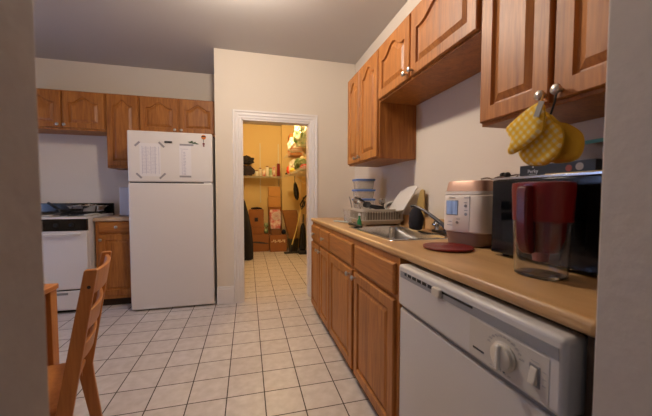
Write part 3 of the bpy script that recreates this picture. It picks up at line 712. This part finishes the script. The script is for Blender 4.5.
def container(z, hgt, label, s=1.0):
    r = root('food_container', (cx_, cy_, z), label, 'container', 'clear containers with blue lids stacked behind the dish rack')
    MB().loft([rrect(cx_, cy_, .078*s, .058*s, .02, z+.001), rrect(cx_, cy_, .086*s, .064*s, .02, z+hgt-.016), rrect(cx_, cy_, .083*s, .061*s, .02, z+hgt-.016), rrect(cx_, cy_, .075*s, .055*s, .02, z+.004)]).build('tub', FROST, r, smooth=True)
    MB().loft([rrect(cx_, cy_, .095*s, .070*s, .025, z+hgt-.018), rrect(cx_, cy_, .097*s, .072*s, .025, z+hgt-.004), rrect(cx_, cy_, .088*s, .064*s, .02, z+hgt)]).build('lid', BLUEL, r, smooth=True)
    return r
container(CZ+.001, .12, 'lowest blue-lidded clear container of the stack behind the dish rack')
container(CZ+.122, .084, 'second blue-lidded clear container from the bottom of the stack behind the rack')
container(CZ+.207, .084, 'third blue-lidded clear container from the bottom, just below the topmost one')
container(CZ+.292, .092, 'topmost blue-lidded clear container of the stack behind the rack', .98)
# utensils
def utensil(name, m, pts, rr, label, head=None):
    r = root(name, pts[0], label, 'utensil', 'utensils heaped in the dish rack')
    MB().tube(pts, rr, 8).build('handle', m, r, smooth=True)
    if head: head().build('head', m, r, smooth=True)
    return r
def ladle(c, r_, n=(0, 0, 1)): return lambda: MB().lathe(c, n, [(.002, -r_*.6), (r_*.7, -r_*.4), (r_, 0), (r_*.92, 0), (r_*.6, -r_*.3), (.001, -r_*.45)], 18)
def paddle(a, b, w_, th=.004):
    def f():
        a_, b_ = Vector(a), Vector(b); s_ = vec(0, 1, 0)*w_; up = vec(0, 0, th)
        return MB().loft([[a_-s_*.6, b_-s_, b_+s_, a_+s_*.6], [a_-s_*.6+up, b_-s_+up, b_+s_+up, a_+s_*.6+up]])
    return f
utensil('spatula', BLACKM, [(1.06, 2.24, CZ+.140), (.96, 2.25, CZ+.155), (.90, 2.25, CZ+.175)], .009, 'long black spatula lying across the heaped dishes in the rack', paddle((.915, 2.25, CZ+.17), (.845, 2.25, CZ+.21), .032, .008))
utensil('serving_spoon', BLACKM, [(1.04, 2.18, CZ+.130), (.97, 2.19, CZ+.135), (.92, 2.19, CZ+.15)], .008, 'black serving spoon in front of the long spatula in the rack', ladle((.895, 2.19, CZ+.165), .032, (-.3, -.6, .6)))
utensil('ladle', STEEL, [(.99, 2.32, CZ+.12), (.93, 2.33, CZ+.17), (.89, 2.34, CZ+.185)], .005, 'steel ladle among the utensils in the rack', ladle((.87, 2.34, CZ+.195), .034, (-.2, -.8, .3)))
utensil('table_knife', STEEL, [(.86, 2.40, CZ+.05), (.845, 2.40, CZ+.14), (.825, 2.40, CZ+.225)], .005, 'steel knife upright at the far left corner of the rack')
utensil('table_fork', STEEL, [(.88, 2.22, CZ+.04), (.85, 2.22, CZ+.14), (.83, 2.22, CZ+.20)], .004, 'steel fork sticking up at the near left corner of the rack')
wk = root('whisk', (1.06, 2.26, CZ+.10), 'steel balloon whisk standing out of the dish rack middle', 'utensil', 'utensils heaped in the dish rack')
MB().tube([(1.10, 2.33, CZ+.09), (1.075, 2.28, CZ+.155)], .008, 8).build('handle', STEEL, wk, smooth=True)
w = MB()
for k in range(6):
    a = k*PI/6; pts = []
    for i in range(17):
        t_ = i/16; s_ = math.sin(PI*t_); L = .085*s_**.8; e = math.cos(PI*t_)*.040*min(1, s_*1.6)
        pts.append(vec(1.075, 2.28, CZ+.155) + vec(-.45, -.6, .55)*L + vec(e*math.cos(a)*.8, e*math.sin(a)*.5-e*math.cos(a)*.3, e*math.sin(a)*.7+e*math.cos(a)*.3))
    w.tube(pts, .0022, 5)
w.build('wire_loop', CHROME, wk, smooth=True)
tag(MB().lathe((1.11, 2.20, CZ+.135), (-.5, -.7, .4), [(.02, -.045), (.040, -.02), (.045, .02), (.042, .02), (.036, -.015), (.0, -.035)], 24).build('steel_bowl', CHROME, smooth=True), 'small shiny steel bowl tipped in the dish rack beside the whisk', 'bowl')
tag(MB().lathe((.862, 2.50, CZ+.0008), (0, 0, 1), [(.046, 0), (.049, .004), (.058, .115), (.055, .115), (.046, .006), (0, .005)], 30).build('plastic_cup', FROST, smooth=True), 'translucent plastic tub on the counter left of the dish rack', 'cup')
bb = root('soap_bottle', (.79, 2.26, CZ), 'small green bottle standing between tub and dish rack', 'bottle')
MB().lathe((.80, 2.10, CZ+.0008), (0, 0, 1), [(.016, 0), (.018, .003), (.016, .045), (.007, .065), (.007, .085)], 18).build('bottle_body', GREEN, bb, smooth=True)
MB().lathe((.80, 2.10, CZ+.086), (0, 0, 1), [(.009, 0), (.009, .014), (.006, .018)], 16).build('cap', WHITE, bb, smooth=True)
kn = root('kitchen_knife', (.84, 2.60, CZ), 'pale handled knife lying on the counter before the tub', 'knife', 'knives on the counter by the sink')
MB().tube([(.735, 2.56, CZ+.009), (.78, 2.50, CZ+.009), (.82, 2.42, CZ+.009)], [.006, .008, .007], 10).build('handle', mat('pale_handle', (180, 190, 182), .4), kn, smooth=True)
MB().loft([[vec(.82, 2.43, CZ+.004+d_), vec(.875, 2.34, CZ+.004+d_), vec(.81, 2.41, CZ+.004+d_)] for d_ in (0, .002)]).build('blade', STEEL, kn)
kn = root('kitchen_knife', (.80, 2.3, CZ), 'black handled knife lying across the sink rim corner', 'knife', 'knives on the counter by the sink')
MB().tube([(.775, 1.99, CZ+.015), (.775, 2.10, CZ+.016), (.775, 2.26, CZ+.012)], [.008, .010, .008], 10).build('handle', BLACKM, kn, smooth=True)
MB().loft([[vec(.77, 2.26, CZ+.010+d_), vec(.77, 2.40, CZ+.002+d_), vec(.785, 2.26, CZ+.010+d_)] for d_ in (0, .002)]).build('blade', STEEL, kn)

# ------------------------------------------------------------------ chair (local: +x faces the table side, y along the back)
ang = math.atan2(-.256, -.967)
ch = root('dining_chair', (-.620, 1.458, 0), 'pine ladder-back dining chair pushed up to the table at left', 'chair', rz=ang)
# local: back plane at x=0 at seat height... +x toward seat front. y: +y is near camera side
W = .20
for s_ in (-1, 1):
    prof = [(-.02-.055, .0), (.02-.055, .0), (.078+.0, .36), (.085, .44), (-.025+.02, .895), (-.03, .905), (-.045, .898), (.035, .42), (.028, .34)]
    prof = [(.012, 0), (.050, 0), (.102, .31), (.104, .36), (.006, .893), (.001, .898), (-.030, .898), (-.034, .893), (.052, .37), (.047, .31)]
    MB().loft([[vec(x, s_*W-.011, z) for x, z in prof], [vec(x, s_*W+.011, z) for x, z in prof]]).build('leg', PINE, ch, bevel=.004, world=False)
    MB().loft([[vec(x, s_*(W-.005)-.011, z) for x, z in ((.40, 0), (.435, 0), (.44, .375), (.395, .375))], [vec(x, s_*(W-.005)+.011, z) for x, z in ((.40, 0), (.435, 0), (.44, .375), (.395, .375))]]).build('leg', PINE, ch, bevel=.004, world=False)
    MB().box(.09, .40, s_*(W-.012)-.009, s_*(W-.012)+.009, .32, .375).build('seat_rail', PINE, ch, bevel=.002, world=False)
    MB().lathe((-.008, s_*(W+.0105), .835), (0, s_, 0), [(.006, 0), (.006, .0015)], 14).build('screw_cap', BLACKM, ch, world=False)
MB().loft([[vec(x, y, z) for x, y in ((.075, -.185), (.44, -.205), (.445, .205), (.075, .185))] for z in (.382, .404)]).build('seat', PINE, ch, bevel=.006, world=False)
def slat(z0, z1):
    r0 = lambda z: .07 - (z-.44)*(.088/.45)
    n = 14; m = MB(); rings = []
    for i in range(n+1):
        y = -W+.012 + (2*W-.024)*i/n; sag = .024*math.sin(PI*i/n); dz = .012*math.sin(PI*i/n)
        rings.append([vec(r0(z0)-sag-.007, y, z0-dz*.3), vec(r0(z0)-sag+.007, y, z0-dz*.3), vec(r0(z1)-sag+.007, y, z1+dz*.2), vec(r0(z1)-sag-.007, y, z1+dz*.2)])
    m.loft(rings); return m
for z0, z1 in ((.795, .885), (.655, .73), (.535, .60)):
    slat(z0, z1).build('back_slat', PINE, ch, world=False, bevel=.003)
MB().box(.10, .40, -.01, .01, .20, .235).build('stretcher', PINE, ch, bevel=.002, world=False)

# ------------------------------------------------------------------ table
tb = root('dining_table', (-1.35, 1.2, 0), 'small pine dining table at far left with only its corner showing', 'table')
tx1, ty1 = -.872, 1.69
MB().box(-1.75, tx1, .75, ty1, .725, .75).build('tabletop', PINET, tb, bevel=.004)
MB().box(-1.70, tx1-.05, ty1-.05, ty1-.03, .65, .725).box(-1.70, tx1-.05, .80, .82, .65, .725).box(tx1-.05, tx1-.03, .80, ty1-.03, .65, .725).box(-1.70, -1.68, .80, ty1-.03, .65, .725).build('apron', PINET, tb)
for (x, y) in ((tx1-.030, ty1-.030), (tx1-.030, .80), (-1.69, ty1-.045), (-1.69, .80)):
    MB().box(x-.024, x+.024, y-.024, y+.024, 0, .724).build('leg', PINE, tb, bevel=.003)

# ------------------------------------------------------------------ pantry contents
def carton(name, x0, x1, y0, y1, z0, z1, label, m=CARD, tape=True, mark=None, group='cardboard boxes on the pantry floor'):
    r = root(name, ((x0+x1)/2, (y0+y1)/2, z0), label, 'box', group)
    b = MB().box(x0, x1, y0, y1, z0+.001, z1).build('box_body', m, r, bevel=.004)
    xm = (x0+x1)/2; ym = (y0+y1)/2
    MB().box(x0+.002, x1-.002, y0+.001, ym-.003, z1, z1+.005).build('flap', m, r); MB().box(x0+.002, x1-.002, ym+.003, y1-.001, z1, z1+.005).build('flap', m, r)
    if tape: MB().box(x0-.001, x1+.001, ym-.03, ym+.03, z1+.005, z1+.0062).box(x0-.0015, x0, ym-.03, ym+.03, z1-.07, z1+.006).build('tape', mat('clear_tape', (150, 110, 70), .3) if mark else CARDT, r)
    if mark: mark(r, b)
    return r
def swoosh(x0, x1, y, z):
    def f(r, b):
        n = 14; up = []; lo = []
        for i in range(n+1):
            t_ = i/n; x = x0+(x1-x0)*t_; zz = z-.05*(t_-.2)**1.2 if t_ > .2 else z
            th = .006+.012*math.sin(PI*t_); up.append((x, zz+th)); lo.append((x, zz-th))
        MB().prism(up+lo[::-1], lambda a, c: vec(a, y+.001, c), lambda a, c: vec(a, y-.0015, c)).build('printed_curve', CARDT, b)
    return f
carton('cardboard_box', .03, .42, 6.30, 6.62, 0, .355, 'lower left cardboard box on pantry floor with a dark curved stripe', mark=swoosh(.05, .41, 6.30, .20))
def sq(r, b): MB().box(.14, .21, 6.3285, 6.3305, .60, .68).build('printed_square', CARDT, b); MB().box(.03, .31, 6.3285, 6.3295, .50, .512).build('seam_tape', CARDT, b)
carton('cardboard_box', .02, .32, 6.33, 6.60, .363, .50, 'flat cardboard box second in the left pantry stack, directly on the striped box')
carton('cardboard_box', .015, .315, 6.33, 6.60, .508, .86, 'upper left cardboard box with dark square print atop the pantry stack', mark=lambda r, b: MB().box(.13, .20, 6.3285, 6.3305, .62, .70).build('printed_square', CARDT, b))
tag(MB().blob((.17, 6.46, .888), (.11, .09, .022), 4, .3).build('dark_scarf', CLOTHD, smooth=True), 'dark cloth lying on top of the left box stack', 'cloth')
def tp(r, b):
    m = MB(); random.seed(9)
    for k in range(9): a = .46+k*.032; zc = .20+.012*math.sin(k*2.1); m.box(a, a+.022, 6.1985, 6.2005, zc, zc+.02+.02*(k % 3))
    m.build('printed_mark', mat('white_print', (225, 205, 160), .6), b)
carton('cardboard_box', .43, .775, 6.20, 6.50, 0, .34, 'lower middle cardboard box on pantry floor with pale scribbled print', CARD, mark=tp)
carton('cardboard_box', .46, .66, 6.22, 6.46, .348, .46, 'small dark brown box on the middle pantry box', mat('dark_cardboard', (120, 78, 42), .85))
carton('cardboard_box', .43, .70, 6.52, 6.72, 0, .90, 'tall brown box standing behind the middle pantry box', mat('mid_cardboard', (156, 100, 52), .85), tape=False)
carton('cardboard_box', .42, .69, 6.53, 6.71, .908, 1.12, 'light box on the tall brown box in pantry', CARD2, tape=False)
carton('cardboard_box', .43, .68, 6.53, 6.71, 1.128, 1.34, 'topmost light box of the tall back stack in pantry', CARD2, tape=False)
bgp = root('gift_bag', (.55, 6.35, .47), 'red and white patterned bag on the middle pantry boxes', 'bag')
MB().loft([rrect(.555, 6.35, .10, .06, .02, .468), rrect(.555, 6.35, .12, .07, .03, .62), rrect(.55, 6.35, .115, .06, .03, .80), rrect(.545, 6.35, .10, .05, .03, .86)]).build('bag_body', REDBAG, bgp, smooth=True)
for k, R_ in enumerate((.075, .05, .025)):
    MB().tube([vec(.56+R_*math.cos(a), 6.274, .73+R_*math.sin(a)) for a in [2*PI*i/24 for i in range(25)]], .008, 6).build('ring_pattern', mat('white_ring', (232, 214, 200), .5), bgp, smooth=True)
tag(MB().blob((.366, 6.38, .415), (.042, .065, .055), 8, .3, 4).build('greens_bag', LEAF, smooth=True), 'lower green leafy bundle beside the red patterned bag', 'bag')
tag(MB().blob((.368, 6.38, .53), (.042, .06, .055), 9, .3, 4).build('greens_bag', LEAF, smooth=True), 'upper green leafy bundle between the red patterned bag and left boxes', 'bag')
tag(MB().blob((.715, 6.28, .395), (.045, .05, .055), 12, .2).build('black_pouch', CLOTHD, smooth=True), 'black pouch beside the small dark brown box in pantry', 'bag')
# brown paper sack
pb_ = MB().loft([rrect(.895, 6.17, .07, .06, .02, .268), rrect(.87, 6.19, .12, .09, .03, .50), rrect(.84, 6.2, .15, .10, .03, .78), rrect(.83, 6.2, .145, .10, .03, .85), rrect(.83, 6.2, .135, .09, .03, .84), rrect(.87, 6.19, .10, .07, .02, .5)])
tag(pb_.build('paper_sack', TAN, smooth=True), 'big open brown paper sack on the dark olive bin in pantry', 'bag')
tag(MB().lathe((.90, 6.16, .0008), (0, 0, 1), [(.085, 0), (.09, .01), (.105, .25), (.11, .262), (.10, .262), (.08, .015), (0, .012)], 28).build('waste_bin', OLIVE, smooth=True), 'dark olive bin under the brown paper sack', 'bin')
# black hanging coat on the left
ct_ = root('hanging_coat', (.0, 5.55, .05), 'long black garment bag hanging at left inside the pantry', 'coat')
MB().loft([[vec(cx + a*math.cos(t_)*(1+.12*math.sin(5*t_)), 5.56+b_*math.sin(t_)*(1+.1*math.sin(4*t_)), z) for t_ in [2*PI*i/28 for i in range(28)]]
           for cx, a, b_, z in ((-.02, .10, .09, .012), (-.03, .11, .10, .25), (-.05, .105, .10, .55), (-.07, .07, .08, .85), (-.09, .04, .05, 1.05), (-.10, .015, .02, 1.12))]).build('coat_body', CLOTHD, ct_, smooth=True)
MB().tube([(-.10, 5.56, 1.12), (-.10, 5.56, 1.20), (-.12, 5.56, 1.23), (-.14, 5.56, 1.205)], .004, 6).build('hook', STEEL, ct_, smooth=True)
# broom, pole, dustpan, vacuum
br = root('floor_brush', (.85, 6.02, 0), 'long yellow-handled floor brush leaning near the right pantry wall', 'broom')
MB().tube([(.845, 6.0, .16), (.93, 5.98, .45), (1.01, 5.97, .80), (1.05, 5.97, .93)], .011, 10).build('pole', YPOLE, br, smooth=True)
MB().tube([(1.05, 5.97, .92), (1.075, 5.97, 1.0), (1.08, 5.97, 1.12)], .014, 10).build('grip', BLACKM, br, smooth=True)
MB().box(.69, 1.02, 5.93, 6.03, .002, .03).build('brush_head', BLACKM, br, bevel=.008)
MB().tube([(.84, 5.99, .03), (.845, 6.0, .17)], .016, 10).build('socket', BLACKM, br, smooth=True)
vc = root('vacuum_cleaner', (1.06, 5.9, 0), 'black upright vacuum cleaner standing against the right pantry wall', 'vacuum')
MB().loft([sup(1.05, 5.93, .05, .06, .06), sup(1.05, 5.93, .065, .07, .12), sup(1.055, 5.93, .06, .065, .35), sup(1.06, 5.93, .045, .05, .52), sup(1.065, 5.93, .02, .03, .60)]).build('motor_body', BLACK, vc, smooth=True)
MB().box(.96, 1.12, 5.78, 5.92, .002, .07).build('floor_head', BLACKM, vc, bevel=.012)
MB().tube([(1.065, 5.93, .58), (1.07, 5.935, .70), (1.075, 5.94, .78)], .011, 8).build('handle', BLACKM, vc, smooth=True)
dp = root('dustpan', (.97, 5.9, 1.2), 'black oval dustpan hanging below the lower wire shelf', 'dustpan')
MB().loft([[vec(.93+.055*s_*math.cos(t_)+.045*(z0-.5)*-1, 5.95+.035*s_*math.sin(t_), 1.06+z0*.36) for t_ in [2*PI*i/24 for i in range(24)]] for s_, z0 in ((.15, 0), (.7, .12), (1, .35), (.95, .6), (.6, .88), (.2, 1))]).build('pan', BLACK, dp, smooth=True)
MB().tube([(.905, 5.95, 1.41), (.90, 5.95, 1.47), (.905, 5.95, 1.545)], .006, 8).build('handle', BLACKM, dp, smooth=True)
hk = MB().tube([(1.13, 5.9, 1.16), (1.08, 5.92, 1.10), (1.01, 5.93, .98), (1.03, 5.92, .88), (1.09, 5.92, .96), (1.10, 5.92, 1.04)], .014, 8)
tag(hk.build('hose', BLACKM, smooth=True), 'curled black hose hooked above the vacuum in pantry', 'hose')
tag(MB().blob((1.10, 5.6, 1.455), (.035, .05, .085), 5, .25, 3, flat=False).build('blue_rag', BLUEC, smooth=True), 'small blue rag hanging under the lower right pantry shelf', 'cloth')

# wire shelves
def shelf(x0, x1, y0, y1, z, along, label, braces):
    r = root('wire_shelf', ((x0+x1)/2, (y0+y1)/2, z), label, 'shelf', 'white wire shelves in the pantry')
    m = MB()
    if along == 'y':
        n = int((x1-x0)/.03)
        for k in range(n+1):
            x = x0+(x1-x0)*k/n; m.tube([(x, y0, z), (x, y1, z)], .0025, 5)
        for y in [y0+(y1-y0)*k/12 for k in range(13)]: m.tube([(x0, y, z-.005), (x1, y, z-.005)], .003, 5)
        m.tube([(x0, y0, z-.03), (x0, y1, z-.03)], .004, 6)
        m.build('wire_deck', WIRE, r, smooth=True)
        for y in braces: MB().tube([(x0+.20, y, z-.01), (x1, y, z-.16)], .006, 6).build('brace', WIRE, r, smooth=True)
    else:
        n = int((y1-y0)/.03)
        for k in range(n+1):
            y = y0+(y1-y0)*k/n; m.tube([(x0, y, z), (x1, y, z)], .0025, 5)
        for x in [x0+(x1-x0)*k/14 for k in range(15)]: m.tube([(x, y0, z-.005), (x, y1, z-.005)], .003, 5)
        m.tube([(x0, y0, z-.03), (x1, y0, z-.03)], .004, 6)
        m.build('wire_deck', WIRE, r, smooth=True)
        for x in braces: MB().tube([(x, y0+.18, z-.01), (x, y1, z-.15)], .006, 6).build('brace', WIRE, r, smooth=True)
    return r
shelf(.72, 1.14, 3.9, 6.2, 1.555, 'y', 'lower wire shelf on the right pantry wall', (4.4, 5.3, 6.1))
shelf(.72, 1.14, 3.9, 6.2, 1.93, 'y', 'upper wire shelf on the right pantry wall', (4.4, 5.3, 6.1))
shelf(-.235, .70, 6.38, 6.74, 1.55, 'x', 'wire shelf across the back pantry wall', (.26, .67))
for x, lb in ((.27, 'vertical white shelf track on back pantry wall above the striped box'), (.66, 'vertical white shelf track on back pantry wall beside the corner')):
    tag(MB().box(x-.01, x+.01, 6.732, 6.748, 1.0, 2.28).build('shelf_track', WIRE), lb, 'shelf track', 'shelf tracks on the pantry wall')
# things on the back shelf
Z = 1.557
tag(MB().blob((-.03, 6.46, Z+.10), (.165, .07, .115), 2, .4, 4).build('clothes_pile', mat('dark_mixed_cloth', (60, 44, 48), .9, rgb2=(28, 26, 32), scale=12), smooth=True), 'dark heap of clothes on the left of the back pantry shelf', 'clothes')
tag(MB().blob((-.03, 6.46, Z+.31), (.15, .07, .095), 6, .5, 5).build('clothes_pile', mat('black_mixed_cloth', (24, 22, 26), .9, rgb2=(50, 42, 46), scale=12), smooth=True), 'black bundle on top of the dark clothes heap on pantry shelf', 'clothes')
carton('storage_box', -.20, .16, 6.63, 6.73, Z, 2.02, 'cream box behind the clothes heap on the back pantry shelf', mat('cream_card', (226, 196, 140), .8), tape=False, group='boxes on the back pantry shelf')
items = [(.185, .07, .12, WBAG), (.26, .06, .17, CREAM), (.33, .06, .14, REDBAG), (.40, .06, .21, WBAG), (.47, .065, .18, GBAG), (.54, .06, .22, REDBAG), (.635, .06, .27, REDP)]
labs = ['white jar first from the clothes heap on the back pantry shelf', 'cream jar second from the clothes heap on the back pantry shelf', 'red and white jar third from the clothes heap on the pantry shelf', 'white jar in the middle of the back pantry shelf', 'green and white tin right of the middle on the back pantry shelf', 'tall red and white tin near the red box on pantry shelf', 'tall red box at the right end of the back pantry shelf']
for (x, w_, h_, mm), lb in zip(items, labs):
    if mm is REDP:
        o = MB().box(x-w_/2, x+w_/2, 6.44, 6.56, Z+.001, Z+h_).build('food_box', mm, bevel=.004); tag(o, lb, 'box', 'groceries on the back pantry shelf')
    else:
        r = root('food_jar', (x, 6.47, Z), lb, 'jar', 'groceries on the back pantry shelf')
        MB().lathe((x, 6.47, Z+.001), (0, 0, 1), [(w_*.48, 0), (w_*.52, .006), (w_*.52, h_-.03), (w_*.40, h_-.018)], 18).build('jar_body', mm, r, smooth=True)
        MB().lathe((x, 6.47, Z+h_-.018), (0, 0, 1), [(w_*.44, 0), (w_*.44, .016), (w_*.4, .018)], 18).build('lid', CREAM if mm is REDBAG else REDP, r, smooth=True)
# right lower shelf
Z = 1.561; G = 'bags and food on the lower right pantry shelf'
for (c, rr, mm, sd, lb, cat) in (
    ((.84, 5.66, Z+.125), (.09, .13, .14), WBAG, 3, 'crumpled white bag toward the back of the lower right pantry shelf', 'bag'),
    ((.98, 5.32, Z+.135), (.12, .16, .15), mat('cream_bag', (214, 190, 150), .6, bump=.5, scale=14), 5, 'cream coloured bag mid way along the lower right pantry shelf', 'bag'),
    ((.80, 5.92, Z+.08), (.06, .08, .095), mat('red_net', (214, 70, 40), .6), 6, 'red bag at the far end of the lower right pantry shelf', 'bag'),
    ((.86, 4.95, Z+.095), (.12, .13, .11), LEAF, 7, 'green bag near the doorway on the lower right pantry shelf', 'bag'),
    ((.78, 5.38, Z+.037), (.045, .10, .04), YELP, 8, 'yellow packet at the edge of the lower right pantry shelf', 'packet'),
    ((.84, 4.62, Z+.04), (.05, .12, .04), mat('red_packet', (200, 60, 40), .5), 9, 'red packet nearest the doorway on the lower right pantry shelf', 'packet')):
    tag(MB().blob(c, rr, sd, .3, 3, 4).build('food_bag', mm, smooth=True), lb, cat, G)
tag(MB().blob((.80, 6.10, Z+.03), (.07, .07, .03), 10, .2).build('black_pan', BLACK, smooth=True), 'dark flat bundle at the far corner of the lower right pantry shelf', 'bundle')
Z = 1.936; G = 'bags and boxes on the upper right pantry shelf'
carton('storage_box', .80, 1.06, 5.85, 6.2, Z, Z+.40, 'orange-brown box standing at the far end of the upper pantry shelf', ORANGE, group=G)
tag(MB().blob((.83, 5.60, Z+.145), (.10, .15, .15), 11, .3, 3, 4).build('white_sack', WBAG, smooth=True), 'crumpled white bag before the orange-brown box on upper pantry shelf', 'bag', G)
tag(MB().blob((.90, 5.0, Z+.215), (.15, .24, .22), 14, .3, 2.5, 4).build('snack_bag', GBAG, smooth=True), 'large green and white bag on the upper right pantry shelf', 'bag', G)
carton('storage_box', .74, .96, 5.29, 5.44, Z, Z+.06, 'flat brown box under the bags on the upper pantry shelf', mat('brown_card', (130, 76, 40), .8), tape=False, group=G)

# ------------------------------------------------------------------ lamps
cl = root('ceiling_lamp', (-.1, 1.9, CH), 'round flush ceiling lamp above the middle of the kitchen', 'lamp')
MB().lathe((-.1, 1.9, CH-.001), (0, 0, -1), [(.15, 0), (.15, .02), (.14, .03), (.14, .032)], 32).build('base', NICKEL, cl, smooth=True)
MB().lathe((-.1, 1.9, CH-.034), (0, 0, -1), [(.138, 0), (.13, .03), (.10, .055), (.05, .072), (0, .076)], 32, cap=True).build('lamp_shade', mat('lamp_glass', (255, 236, 205), .4, emit=(255, 214, 160), estr=2.0), cl, smooth=True)
def light(name, kind, loc, energy, color, rot=(0, 0, 0), size=.2, sy=None, shape='DISK'):
    l = bpy.data.lights.new(name, kind); l.energy = energy; l.color = color
    if kind == 'AREA':
        l.shape = shape; l.size = size
        if sy: l.size_y = sy
    else: l.shadow_soft_size = size
    o = bpy.data.objects.new(name, l); COL.objects.link(o); o.location = loc; o.rotation_euler = rot; return o
light('ceiling_lamp_light', 'POINT', (-.1, 1.9, 2.49), 52, (1, .87, .74), size=.06)
light('pantry_bulb_light', 'POINT', (.45, 5.0, 2.52), 46, (1, .71, .34), size=.05)
pl = root('pantry_lamp', (.45, 5.0, CH), 'bare bulb on the pantry ceiling', 'lamp')
MB().lathe((.45, 5.0, CH-.001), (0, 0, -1), [(.05, 0), (.05, .02), (.025, .04), (.02, .06)], 20).build('base', WHITE, pl, smooth=True)
light('window_daylight', 'AREA', (XL-.25, (WY0+WY1)/2, (WZ0+WZ1)/2+.1), 30, (.42, .56, 1), rot=(0, -PI/2, 0), size=1.3, sy=1.3, shape='RECTANGLE')

wd_ = bpy.data.worlds.new('world'); scene.world = wd_; wd_.use_nodes = True
bgn = wd_.node_tree.nodes['Background']; bgn.inputs[0].default_value = (.75, .75, .85, 1); bgn.inputs[1].default_value = .10

# ------------------------------------------------------------------ camera
yaw, pitch, roll, fpx = .2535, -.0437, -.0015, 301.9
f_ = Vector((math.sin(yaw)*math.cos(pitch), math.cos(yaw)*math.cos(pitch), math.sin(pitch)))
r_ = Vector((math.cos(yaw), -math.sin(yaw), 0)); d_ = f_.cross(r_)
r2 = math.cos(roll)*r_ + math.sin(roll)*d_; d2 = -math.sin(roll)*r_ + math.cos(roll)*d_
cam = bpy.data.cameras.new('camera'); co = bpy.data.objects.new('camera', cam); COL.objects.link(co)
R3 = Matrix((r2, -d2, -f_)).transposed()
co.matrix_world = Matrix.Translation((0, 0, 1.17)) @ R3.to_4x4()
cam.sensor_fit = 'HORIZONTAL'; cam.sensor_width = 36; cam.lens = 36*fpx/652; cam.clip_start = .01
cam.dof.use_dof = True; cam.dof.focus_distance = 2.2; cam.dof.aperture_fstop = 4.0
scene.camera = co
scene.view_settings.view_transform = 'Standard'; scene.view_settings.look = 'None'
scene.view_settings.gamma = 1; scene.view_settings.exposure = .25
scene.view_settings.use_curve_mapping = False
